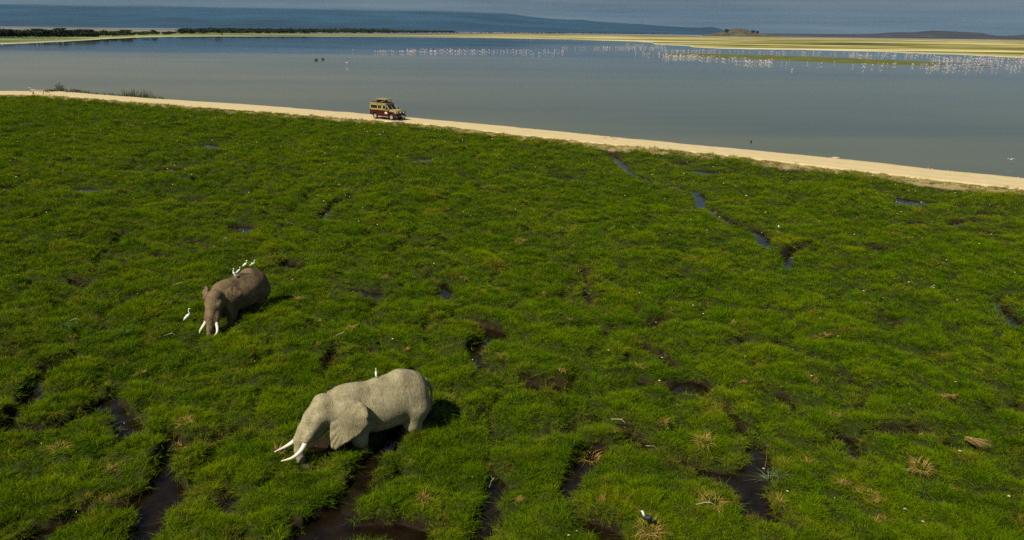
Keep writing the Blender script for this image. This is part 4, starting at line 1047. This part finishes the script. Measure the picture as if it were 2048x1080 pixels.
# cab and rear cabin built of pillars, sills and header so that the windows are real openings
ZT, ZS = 2.22, 1.32
cab = MB()
cab.box(((L0 + .95) / 2, 0, ZS + .05), (.95 - L0, HW * 2 - .02, .11))
for sy in (1, -1):
    y = sy * (HW - .045)
    cab.box(((L0 + .45) / 2, y, ZT - .12), (.45 - L0, .07, .26))
    for x, w in ((L0 + .11, .22), (-1.08, .17), (-.22, .36), (.42, .10)): cab.box((x, y, (ZS + ZT) / 2), (w, .07, ZT - ZS - .004))
    cab.prism([(1.10, ZS), (1.18, ZS), (.52, ZT - .13), (.42, ZT - .13)], 1, y - .035, y + .035)
    cab.box((-1.2, y, ZS + .14), (2.7, .068, .12))
cab.box((.47, 0, ZT - .08), (.10, HW * 2 - .1, .14)); cab.box((1.14, 0, ZS + .04), (.10, HW * 2 - .12, .09))
for y in (-.55, .55): cab.box((L0 + .04, y, (ZS + ZT) / 2), (.06, .12, ZT - ZS - .006))
cab.box((L0 + .04, 0, ZS + .12), (.058, HW * 2 - .2, .16))
cab.build('cabin', cream, car)
mb = MB(); mb.box((-1.08, 0, ZT + .035), (3.22, HW * 2 + .04, .07)); rf = mb.build('roof', cream, car, bevel=.02)
def pane(pts, name='window'):
    mb = MB(); P_ = [Vector(p) for p in pts]; nn = (P_[1] - P_[0]).cross(P_[2] - P_[0]).normalized() * .006
    mb.add([p + nn for p in P_] + [p - nn for p in P_], [(0, 1, 2, 3), (7, 6, 5, 4), (0, 4, 5, 1), (1, 5, 6, 2), (2, 6, 7, 3), (3, 7, 4, 0)]); return mb.build(name, glassm, car)
for sy in (1, -1):
    y = sy * (HW - .05); za, zb = ZS + .20, ZT - .25
    for x0, x1 in ((L0 + .22, -1.17), (-1.0, -.40)): pane([(x0, y, za), (x1, y, za), (x1, y, zb), (x0, y, zb)])
    pane([(-.05, y, ZS + .02), (.37, y, ZS + .02), (.37, y, zb + .08), (-.05, y, zb + .08)]) if sy > 0 else None
    # door with handle, mirror, white oval badge
    mb = MB(); mb.box((.50, sy * (HW + .012), .93), (1.02, .02, .62)); d = mb.build('door', maroon, car, bevel=.01)
    mb = MB(); mb.box((.12, sy * (HW + .035), 1.12), (.16, .03, .03)); mb.build('handle', dark, d)
    mb = MB(); mb.prism([(.55 + .27 * math.cos(k * .349), .98 + .155 * math.sin(k * .349)) for k in range(18)], 1, sy * (HW + .020), sy * (HW + .030)); mb.build('badge', simple('badge_white', (.78, .74, .72), .5), d)
    mb = MB(); mb.prism([(.55 + .17 * math.cos(k * .349), .98 + .085 * math.sin(k * .349)) for k in range(18)], 1, sy * (HW + .030), sy * (HW + .034)); mb.build('badge_emblem', simple('badge_pink', (.62, .48, .46), .5), d)
    mb = MB(); mb.tube([(1.0, sy * HW, 1.42), (1.08, sy * (HW + .18), 1.46)], .015, 6); mb.box((1.08, sy * (HW + .22), 1.55), (.05, .14, .22)); mb.build('mirror', dark, car)
    mb = MB(); mb.box((0.0, sy * (HW + .05), .44), (2.0, .14, .06)); mb.build('side_step', dust, car)
    mb = MB(); mb.box((-1.0, sy * (HW + .006), 1.24), (3.2, .014, .05)); mb.build('body_moulding', dark, car)
    # front lamps
    mb = MB(); mb.tube([(2.44, sy * .62, 1.02), (2.52, sy * .62, 1.02)], .12, 16); mb.build('headlight', lampm, car, True)
    mb = MB(); mb.box((2.48, sy * .84, 1.05), (.06, .10, .12)); mb.build('indicator', simple('amber', (.6, .22, .03), .3), car)
w0 = Vector((1.12, 0, ZS + .08)); w1 = Vector((.50, 0, ZT - .14))
pane([(w0.x, -.78, w0.z), (w0.x, .78, w0.z), (w1.x, .72, w1.z), (w1.x, -.72, w1.z)], 'windscreen')
mb = MB(); mb.tube([(1.14, -.80, ZS + .09), (.52, -.74, ZT - .13), (.52, .74, ZT - .13), (1.14, .80, ZS + .09), (1.14, -.80, ZS + .09)], .022, 6); mb.tube([(1.135, 0, ZS + .1), (.52, 0, ZT - .13)], .018, 6); mb.build('windscreen_frame', steel, car)
# front: grille, bumper, bull bar, plate
mb = MB(); mb.box((2.475, 0, 1.04), (.05, .98, .28)); gr = mb.build('grille', dark, car)
for k in range(5):
    mb = MB(); mb.box((2.505, 0, .94 + k * .05), (.012, .92, .016)); mb.build('slat', steel, gr)
mb = MB(); mb.box((2.62, 0, .62), (.20, 1.86, .20)); mb.build('bumper', dark, car, bevel=.03)
mb = MB()
for y in (-.55, .55): mb.tube([(2.68, y, .66), (2.70, y, 1.22), (2.60, y * .9, 1.36)], .038, 8)
mb.tube([(2.60, -.50, 1.36), (2.60, .50, 1.36)], .036, 8); mb.tube([(2.70, -.86, .98), (2.71, 0, 1.0), (2.70, .86, .98)], .034, 8)
for sy in (1, -1): mb.tube([(2.70, sy * .86, .98), (2.66, sy * .90, 1.2), (2.60, sy * .6, 1.24)], .03, 8)
mb.build('bull_bar', dark, car, True)
mb = MB(); mb.box((2.735, .10, .64), (.012, .52, .13)); mb.build('number_plate', platem, car)
for sy in (1, -1):
    mb = MB(); mb.tube([(2.72, sy * .34, 1.10), (2.80, sy * .34, 1.10)], .09, 14); mb.build('spotlight', lampm, car, True)
# wheels
def wheel(x, y, s=1.0, parent=car, name='wheel'):
    w = empty(name); w.parent = parent; w.location = (x, y, .42)
    mb = MB(); n = 28; prof = [(.24, -.11), (.36, -.125), (.415, -.09), (.42, 0), (.415, .09), (.36, .125), (.24, .11)]
    v = [(r_ * math.cos(2 * math.pi * k / n), yy, r_ * math.sin(2 * math.pi * k / n)) for k in range(n) for r_, yy in prof]; q = len(prof)
    mb.add(v, [(k * q + j, k * q + j + 1, ((k + 1) % n) * q + j + 1, ((k + 1) % n) * q + j) for k in range(n) for j in range(q - 1)]); t = mb.build('tyre', rubber, w, True)
    mb = MB(); mb.tube([(0, -.10, 0), (0, .10, 0)], .245, 20); mb.tube([(0, -.13, 0), (0, .13, 0)], .07, 10); mb.build('rim', steel, w)
    mb = MB()
    for k in range(8): a = k * math.pi / 4; mb.box((.15 * math.cos(a), 0, .15 * math.sin(a)), (.05, .215, .05))
    mb.build('rim_holes', dark, w); return w
for x in WX:
    for sy in (1, -1): wheel(x, sy * (HW - .08))
sp = wheel(0, 0, name='spare_wheel'); sp.location = (L0 - .14, .12, 1.22); sp.rotation_euler = (0, 0, R(90))
# interior
mb = MB()
for x in (-2.2, -1.5, -.85, .15):
    for y in (-.45, .45): mb.box((x, y, 1.15), (.42, .46, .16)); mb.box((x - .22, y, 1.48), (.12, .44, .62))
mb.build('seats', seatm, car)
# roof gear: raised hatch on struts, dark rack, folded canvas
mb = MB()
for y in (-.72, .72): mb.tube([(-2.5, y, ZT + .14), (.28, y, ZT + .14)], .028, 6)
for x in (-2.5, -1.95, -1.4, -.8, -.2, .28): mb.tube([(x, -.72, ZT + .14), (x, .72, ZT + .14)], .022, 6); mb.tube([(x, -.72, ZT + .06), (x, -.72, ZT + .14)], .022, 6); mb.tube([(x, .72, ZT + .06), (x, .72, ZT + .14)], .022, 6)
mb.build('roof_rack', dark, car, True)
mb = MB(); mb.prism([(-2.45, .0), (-2.4, .12), (-1.9, .22), (-1.55, .24), (-1.5, .02)], 1, -.60, .60); o = mb.build('folded_canvas', simple('canvas', (.13, .12, .07), .9), car, bevel=.04); o.location.z = ZT + .15
mb = MB(); mb.box((-.62, 0, ZT + .10), (1.62, 1.2, .10)); mb.build('hatch_rim', dark, car)
mb = MB(); mb.box((-.62, 0, ZT + .60), (2.05, 1.52, .055)); mb.box((-.62, 0, ZT + .645), (1.7, 1.2, .035)); hp = mb.build('raised_hatch', cream, car, bevel=.02)
mb = MB()
for x in (-1.45, .2):
    for y in (-.62, .62): mb.tube([(x, y, ZT + .12), (x, y, ZT + .58)], .024, 6)
for y in (-.62, .62): mb.tube([(-1.45, y, ZT + .36), (.2, y, ZT + .36)], .014, 5)
mb.build('hatch_struts', dark, car)
cp = at(776, 238.5, ROAD_Z); yaw = math.atan2(-.56, .83)
def track_z(x, y): return ROAD_Z + .035
car.location = (cp.x, cp.y, track_z(0, 0)); car.rotation_euler = (0, 0, yaw); car.scale = (1.0,) * 3
# people: driver at the wheel, watchers standing in the roof hatch
skin_h = simple('brown_skin', (.10, .055, .032), .6); hair_m = simple('dark_hair', (.012, .010, .008), .9)
def person(label, lx, ly, z0, top, cloth, face, arms, hat=None):
    """upper body seen above a sill; z0 is the seat or floor height, top the crown height"""
    root = tag(empty('person'), label, 'person', 'people in the safari vehicle')
    hgt = top - z0; k = hgt / (.92 if z0 > .9 else 1.72)
    f = Field((-.5, -.45, -.05), (.75, .45, 2.0), .03)
    b = 0 if z0 > .9 else .82
    if not b: f.chain([(.02, .12, .1), (.42, .13, .12), (.45, .13, -.0)], [.10, .075, .06], .04); f.chain([(.02, -.12, .1), (.42, -.13, .12), (.45, -.13, -.0)], [.10, .075, .06], .04)
    else:
        for sy in (1, -1): f.chain([(0, .10 * sy, .82), (.02, .11 * sy, .45), (0, .11 * sy, .06)], [.10, .075, .055], .04); f.caps((0, .11 * sy, .04), (.14, .12 * sy, .03), .05, .035, .03)
    f.ell((0, 0, b + .12), (.13, .17, .13), .05); f.ell((0, 0, b + .38), (.13, .19, .22), .06); f.caps((0, -.17, b + .52), (0, .17, b + .52), .065, .065, .05)
    f.caps((0, 0, b + .55), (.02, 0, b + .68), .055, .05, .03); f.ell((.02, 0, b + .79), (.10, .078, .125), .02); f.ell((.12, 0, b + .78), (.03, .018, .025), .02)
    for sy in (1, -1):
        el, hnd = arms; f.chain([(0, .19 * sy, b + .50), (el[0], (.22 + el[1]) * sy, b + el[2]), (hnd[0], hnd[1] * sy, b + hnd[2])], [.052, .042, .032], .03)
        for q in range(4): f.caps((hnd[0], hnd[1] * sy + (q - 1.5) * .018, b + hnd[2]), (hnd[0] + .075, hnd[1] * sy + (q - 1.5) * .02, b + hnd[2] - .02), .011, .009, .008)
    V, F = f.surface(1); o = obj('body', fast_mesh('body', V, F), None, root, smooth=True)
    o.data.materials.append(cloth); o.data.materials.append(face)
    cz = V[F].mean(1); idx = ((cz[:, 2] > b + .62) | ((np.hypot(cz[:, 0] - arms[1][0], np.abs(cz[:, 1]) - arms[1][1]) < .12) & (np.abs(cz[:, 2] - b - arms[1][2]) < .1))).astype(np.int32)
    o.data.polygons.foreach_set('material_index', idx)
    m = MB(); m.ell((-.005, 0, b + .84), (.108, .086, .10), 12, 8); m.build('hair' if hat is None else 'hat', hair_m if hat is None else hat, root, True)
    if hat: m = MB(); m.tube([(0, 0, b + .835), (0, 0, b + .85)], [.17, .165], 16); m.build('hat_brim', hat, root)
    root.matrix_world = car.matrix_basis @ Matrix.Translation((lx, ly, z0 - .035 if z0 > .9 else z0)) @ Matrix.Scale(k, 4); return root
khaki = simple('khaki_cloth', (.38, .30, .17), .9); whitec = simple('white_cloth', (.60, .56, .50), .9); darkc = simple('dark_cloth', (.05, .05, .06), .9)
person('driver in a light khaki shirt at the wheel of the safari car', .18, -.45, 1.24, 2.08, khaki, skin_h, ((.15, .03, .28), (.42, .16, .32)))
person('person in dark clothes standing in the hatch nearest the front of the car', .05, -.20, .95, 2.68, darkc, skin_h, ((.16, .04, .34), (.30, .05, .62)))
person('person in a white top standing in the middle of the roof hatch', -.55, -.35, .95, 2.66, whitec, skin_h, ((.12, .05, .30), (.30, .14, .30)), khaki)
person('person in dark clothes standing rearmost in the roof hatch', -1.15, -.25, .95, 2.66, darkc, skin_h, ((.12, .05, .30), (.28, .16, .34)))
# ================================================================== SMALL THINGS
straw = NM('dead_straw'); straw.bsdf(straw.mix(straw.rng(straw.attr('rnd'), 0, 1), (.20, .11, .015), (.42, .29, .06)), .9); straw = straw.m
DT = [blade_tuft(300 + i, n, sp, .06, .20, .014, ln) for i, (n, sp, ln) in enumerate(((60, .12, 1.3), (80, .16, 1.5), (46, .07, 1.0), (110, .22, 1.6)))]
for k in DT: k.materials.append(straw)
gd = random.Random(4)
def dry(px, py, s, k, label='small tuft of dead straw-yellow grass lying among the green marsh grass', grp='small dead grass tufts', dz=.10):
    p = ground_at(px, py); o = bpy.data.objects.new('dry_grass_tuft', DT[k]); COL.objects.link(o)
    o.location = (p.x, p.y, p.z + dz); o.rotation_euler = (gd.uniform(-.2, .2), gd.uniform(-.2, .2), gd.uniform(0, 6.28)); o.scale = (s, s, s * .8)
    return tag(o, label, 'dry grass', grp)
for px, py, s, k, lb in ((1425, 1008, 1.3, 3, 'round dead grass tuft on the bottom hummock left of the brown pool'), (1360, 916, 1.5, 1, 'upright golden straw heap at the head of the wide brown pool'),
    (1408, 888, 1.2, 3, 'sprawling straw patch on the hummock above the golden heap'), (1420, 868, 1.0, 1, 'flat straw streak topmost on the hummock above the wide brown pool'),
    (1297, 1062, 1.3, 3, 'straw heap under the black and white bird at the bottom edge'), (1310, 1072, 1.1, 1, 'straw heap touching the bird heap on its lower right'),
    (1274, 1030, .8, 2, 'small orange ball of dead grass just above the black and white bird'), (1750, 1050, 1.0, 1, 'pale straw at the bottom edge far right of the pools'),
    (365, 897, 1.5, 3, 'orange straw mat on the bank of the lower left channel'), (1125, 746, 1.0, 0, 'upright straw tuft above the long dark channel in the middle'),
    (1486, 768, 1.0, 0, 'straw tuft right of the square dark pool in the middle'), (1487, 820, .9, 2, 'thin upright straw tuft beside the narrow channel right of the middle'),
    (1022, 888, 1.0, 2, 'orange upright straw tuft right of the pale elephant'), (1735, 990, 1.3, 3, 'long orange straw mat in the bare gap at the lower right')):
    dry(px, py, s, k, lb, None)
for i, (px, py) in enumerate(((1905,985),(1690,970),(1745,1010),(1668,832),(1780,1045),(1090,592),(1205,590),(1352,627),(1468,652),(1280,740),(1200,1005),(225,945),(285,750),(210,1005),(422,855),(372,845),(635,647),(770,560),(968,585),(1008,716),(1715,575),(1730,610),(1655,630),(1640,677),(1700,566),(1798,620),(1608,643),(1043,483),(68,685),(35,692),(145,680),(1300,470),(1430,430),(560,905),(640,690),(860,620),(1560,465),(1715,520),(1835,880),(1895,800),(1960,745),(1620,760),(1140,640),(1070,660),(930,560),(600,600),(190,640),(120,900),(440,760),(1330,850),(1230,870),(1180,920),(1040,1010),(850,1000),(820,930),(1840,940),(1960,1000),(1560,1010),(1620,930),(700,660),(810,700),(900,800))):
    dry(px + gd.uniform(-4, 4), py + gd.uniform(-3, 3), gd.uniform(.85, 1.35), i % 4)
# the fan of pale straw
fan = NM('pale_straw'); fan.bsdf(fan.mix(fan.rng(fan.attr('rnd'), 0, 1), (.24, .15, .03), (.52, .38, .11)), .8); fan = fan.m
v = []; f = []; rv = []; g = np.random.default_rng(8)
for i in range(110):
    a = g.uniform(-1.45, -.22); L = g.uniform(.55, .85); z = g.uniform(.02, .14); k = len(v); w = .008
    d = Vector((math.cos(a), math.sin(a) * 1.0, 0)); n_ = Vector((-d.y, d.x, 0)) * w; tip = d * L + Vector((0, 0, z + .10)); b0 = Vector((g.uniform(-.05, .03), g.uniform(-.03, .04), .06 + z))
    v += [b0 - n_, b0 + n_, tip]; f.append((k, k + 1, k + 2)); r0 = g.uniform(); rv += [r0] * 3
me = mesh('straw_fan', v, f); set_attr(me, 'rnd', rv); p = ground_at(1928, 896)
o = obj('straw_fan', me, fan); o.location = (p.x, p.y, p.z + .22); tag(o, 'pale fan-shaped sheaf of dead straw at the lower right', 'dry grass')
# pale spiky sedge beside the pool, and other rank tufts
sed = NM('pale_sedge'); sed.bsdf(sed.mix(sed.rng(sed.attr('rnd'), 0, 1), (.08, .15, .05), (.26, .34, .16)), .7); sed = sed.m
def sedge(px, py, s, lb, m=sed, n=70, sp=.12):
    me_ = blade_tuft(int(px), n, sp, .30, .62, .020, 1.2, 3); p = ground_at(px, py); o = obj('sedge', me_, m); o.location = (p.x, p.y, p.z); o.scale = (s, s, s); return tag(o, lb, 'sedge', 'rank sedge tufts')
sedge(1540, 968, .80, 'pale spiky sedge on the right bank of the wide brown pool'); sedge(1560, 955, .55, 'smaller pale sedge right behind the spiky one by the wide pool')
rank = NM('rank_sedge'); rank.bsdf(rank.mix(rank.rng(rank.attr('rnd'), 0, 1), (.02, .07, .004), (.10, .20, .01)), .7); rank = rank.m
for px, py, s, lb in ((132, 655, .8, 'dark green sedge tuft left of the egret standing in the grass'), (640, 515, .8, 'dark sedge tuft right of the brown elephant\'s egrets'), (880, 830, .9, 'bright green sedge tuft right of the pale elephant\'s rump'),
                      (1850, 990, 1.1, 'bright sedge with a long stem in the lower right corner'), (250, 668, .7, 'dark sedge right of the other one left of the egret')):
    sedge(px, py, s, lb, rank if 'dark' in lb or 'bright' in lb else sed)
# pale flower stem over the sedge
m = MB(); p = ground_at(1528, 945); m.tube([(0, 0, 0), (.02, 0, .5), (0, .02, .95)], [.010, .008, .004], 5)
for i in range(10): a = i * .7; m.tube([(0, .02, .90), (.06 * math.cos(a), .02 + .06 * math.sin(a), .99)], [.006, .002], 4)
o = m.build('seed_head', fan); o.location = p; tag(o, 'tall pale seed head rising beside the wide brown pool', 'seed head')
# sticks and bleached stems
wood_m = simple('bleached_wood', (.40, .34, .20), .9, .2, 10)
def stick(px, py, L, a, lb, r0=.011, bend=.2):
    L *= .75
    p = ground_at(px, py); m = MB(); d = Vector((math.cos(a), math.sin(a), 0)); n_ = Vector((-d.y, d.x, 0))
    m.tube([(-d * L / 2) + Vector((0, 0, .0)), n_ * bend * L * .3 + Vector((0, 0, .07)), d * L * .25 + Vector((0, 0, .10)), d * L / 2 + Vector((0, 0, .02))], [r0, r0 * 1.2, r0, r0 * .5], 6)
    m.tube([d * L * .1 + Vector((0, 0, .08)), d * L * .25 + n_ * L * .22 + Vector((0, 0, .14))], [r0 * .8, r0 * .3], 5)
    o = m.build('stick', wood_m); o.location = (p.x, p.y, p.z + .16); tag(o, lb, 'stick')
for q in ((1236, 851, .7, -.6, 'pale stick at the upper end of the bare gap in the middle hummock'), (1303, 905, .6, -.7, 'pale stick at the lower end of the bare gap in the middle hummock'), (1376, 757, .7, 0, 'pale debris above the square dark pool'),
          (985, 975, .7, 1.2, 'bleached branch by the narrow bare gap at the bottom'), (1222, 464, .8, .5, 'short pale log in the grass above the middle'), (150, 648, .6, .1, 'grey stick in the grass at the left'),
          (683, 677, .6, .3, 'pale stick right of the trunk of the brown elephant\'s patch'), (1990, 745, .4, .2, 'white stick in the small muddy hole at the right edge'), (1145, 498, .5, .8, 'pale twig in the grass right of the middle'),
          (1865, 580, .5, .2, 'pale twig in the upper right grass'), (360, 575, .9, .2, 'long pale leaf in the grass beside the brown elephant'), (340, 678, .6, .15, 'pale stick below the egret standing in the grass'),
          (1410, 1020, .7, -.1, 'long pale stem below the round dead tuft')): stick(*q)
# debris by the waterline: driftwood left, bush, reeds, stones
p = at(78, 189, ROAD_Z); m = MB(); s_ = 1.0
m.tube([(-1.6, 0, .9), (-1.2, 0, 1.25), (-.3, .1, 1.1), (.8, 0, 1.15), (1.9, .2, .7)], [.10, .14, .12, .12, .06], 6); m.tube([(-.9, 0, 1.2), (-1.1, 0, .6), (-.8, .1, .1), (-.2, .2, -.2)], [.16, .18, .14, .08], 6); m.tube([(.9, 0, 1.1), (.7, .1, .4), (.3, .1, .0)], [.10, .10, .06], 6); m.tube([(-1.2, 0, 1.2), (-1.5, .2, 1.6), (-2.0, .1, 1.6)], [.09, .06, .03], 5)
o = m.build('driftwood', wood_m, None, True); o.location = (p.x, p.y, ROAD_Z - .4); tag(o, 'bleached driftwood lying where the grass meets the track at the far left', 'driftwood')
def bush(px, py, w, h, lb, seed):
    g = np.random.default_rng(seed); p = at(px, py, ROAD_Z - .1); v = []; f = []
    for _ in range(260):
        d = g.normal(size=3); d /= np.linalg.norm(d); c = np.array((d[0] * w * g.uniform(.3, 1), d[1] * w * .6 * g.uniform(.3, 1), abs(d[2]) * h * g.uniform(.3, 1)))
        a = g.normal(size=3); a /= np.linalg.norm(a); b = np.cross(a, g.normal(size=3)); b /= np.linalg.norm(b); s = .10; k = len(v); v += [c - a * s, c + b * s, c + a * s, c - b * s]; f.append((k, k + 1, k + 2, k + 3))
    t = tag(empty('bush', p), lb, 'bush'); obj('foliage', mesh('foliage', v, f), bush_m, t); m = MB()
    for i in range(6): a = i * 1.05; m.tube([(0, 0, -.2), (.5 * w * math.cos(a), .4 * w * math.sin(a), h * .7)], [.06, .02], 5)
    m.build('stem', bark_m, t)
bush_m = simple('scrub_leaf', (.055, .06, .014), .9, .5, 3)
bush(121, 183, 1.5, 1.7, 'dark bush on the lake side of the track at the left', 2)
bush(148, 185, 3.0, .7, 'low scrub running right from the dark bush beside the track', 3); bush(100, 184, 2.2, .5, 'low scrub just left of the dark bush beside the track', 5)
reedm = simple('reed', (.085, .10, .025), .9, .4, 3); m = MB(); g2 = random.Random(3)
v = []; f = []
for i in range(520):
    px = g2.uniform(165, 330) if i < 330 else g2.uniform(245, 300); p = at(px, np.interp(px, [165, 230, 300, 330], [187, 192, 197, 199.5]), LAKE_Z); h_ = g2.uniform(.3, .8) if i < 330 else g2.uniform(.6, 1.9)
    x, y = p.x + g2.uniform(-.6, .6), p.y + g2.uniform(-.8, 1.2); k = len(v); w = .05; a = g2.uniform(0, 3.14); lx, ly = g2.uniform(-.25, .25) * h_, g2.uniform(-.25, .25) * h_
    v += [(x - w * math.cos(a), y - w * math.sin(a), LAKE_Z - .05), (x + w * math.cos(a), y + w * math.sin(a), LAKE_Z - .05), (x + lx, y + ly, LAKE_Z + h_)]; f.append((k, k + 1, k + 2))
tag(obj('reeds', mesh('reeds', v, f), reedm), 'thin fringe of reeds at the waterline left of the safari car', 'reeds', kind='stuff')
stone_m = simple('bank_stone', (.52, .44, .28), .95, .25, 4)
def scatter_stones(name, n, xs0, xs1, fn, spread, r0, r1, m_, lb, z):
    g = np.random.default_rng(len(name) + n); mb = MB()
    for _ in range(n):
        x = g.uniform(xs0, xs1); y = float(fn(x)) + g.normal() * spread; r = g.uniform(r0, r1) * (1 + (-x / 160 if x < 0 else 0))
        zz = z if z is not None else float(marsh(np.array([x]), np.array([y]))[0][0])
        mb.ell((x, y, zz + r * .3), (r, r * g.uniform(.6, 1), r * .6), 6, 4, Matrix.Rotation(g.uniform(0, 3), 3, 'Z'))
    tag(mb.build(name, m_), lb, 'stones', kind='stuff')
scatter_stones('bank_stones', 300, -150, 60, Y_FAR, .2, .03, .08, stone_m, 'pale clods and stones along the water edge of the track', ROAD_Z - .08)
scatter_stones('grass_edge_clods', 700, -150, 60, lambda x: Y_NEAR(x) - 1.2, .9, .03, .08, stone_m, 'pale clods along the grass edge of the track', None)
# bigger marks on the shore
for px, py, r, lb in ((1670, 317, .25, 'flat pale stone on the water edge at the right'),):
    p = at(px, py, ROAD_Z); m = MB(); m.ell((0, 0, .05), (r * 1.6, r, r * .5), 10, 6); m.ell((r * 1.2, .1, .04), (r, r * .6, r * .35), 10, 6); o = m.build('stone', stone_m, None, True); o.location = p; tag(o, lb, 'stone')
# white specks: shed feathers and small flowers nobody could count
g = np.random.default_rng(31); v = []; f = []
n = 1500; r_ = np.sqrt(g.uniform(15 ** 2, 120 ** 2, n)); a = np.radians(g.uniform(-42, 42, n)); x = r_ * np.sin(a); y = r_ * np.cos(a); mk = y < Y_NEAR(x) - .5; x, y, r_ = x[mk], y[mk], r_[mk]
z = marsh(x, y)[0]
for X_, Y_, Z_, q in zip(x, y, z, r_):
    s = g.uniform(.006, .018) * (1 + q / 45); a_ = g.uniform(0, 3.1); k = len(v); dx, dy = math.cos(a_) * s * 2, math.sin(a_) * s * 2; zz = Z_ + g.uniform(.18, .34)
    v += [(X_ - dx, Y_ - dy, zz), (X_ + dy * .3, Y_ - dx * .3, zz + s), (X_ + dx, Y_ + dy, zz), (X_ - dy * .3, Y_ + dx * .3, zz)]; f.append((k, k + 1, k + 2, k + 3))
tag(obj('pale_litter', mesh('pale_litter', v, f), simple('pale_litter', (.52, .47, .30), .9, .5, 2)), 'tiny pale blossoms and bits of dead leaf strewn over the marsh grass', 'litter', kind='stuff')

# ================================================================== THE AIR
hz = bpy.data.materials.new('haze'); hz.use_nodes = True; ht = hz.node_tree; ht.nodes.clear()
ho = ht.nodes.new('ShaderNodeOutputMaterial'); hv = ht.nodes.new('ShaderNodeVolumePrincipled'); ht.links.new(hv.outputs[0], ho.inputs['Volume'])
hv.inputs['Color'].default_value = (.30, .68, 1.0, 1); hv.inputs['Density'].default_value = 1.0e-5; hv.inputs['Anisotropy'].default_value = 0.0
m = MB(); m.box((0, 12300, 324.0), (90000, 25400, 652.0)); o = m.build('haze', hz); tag(o, 'thin blue haze of the air over the lake and plain', 'haze', kind='stuff')
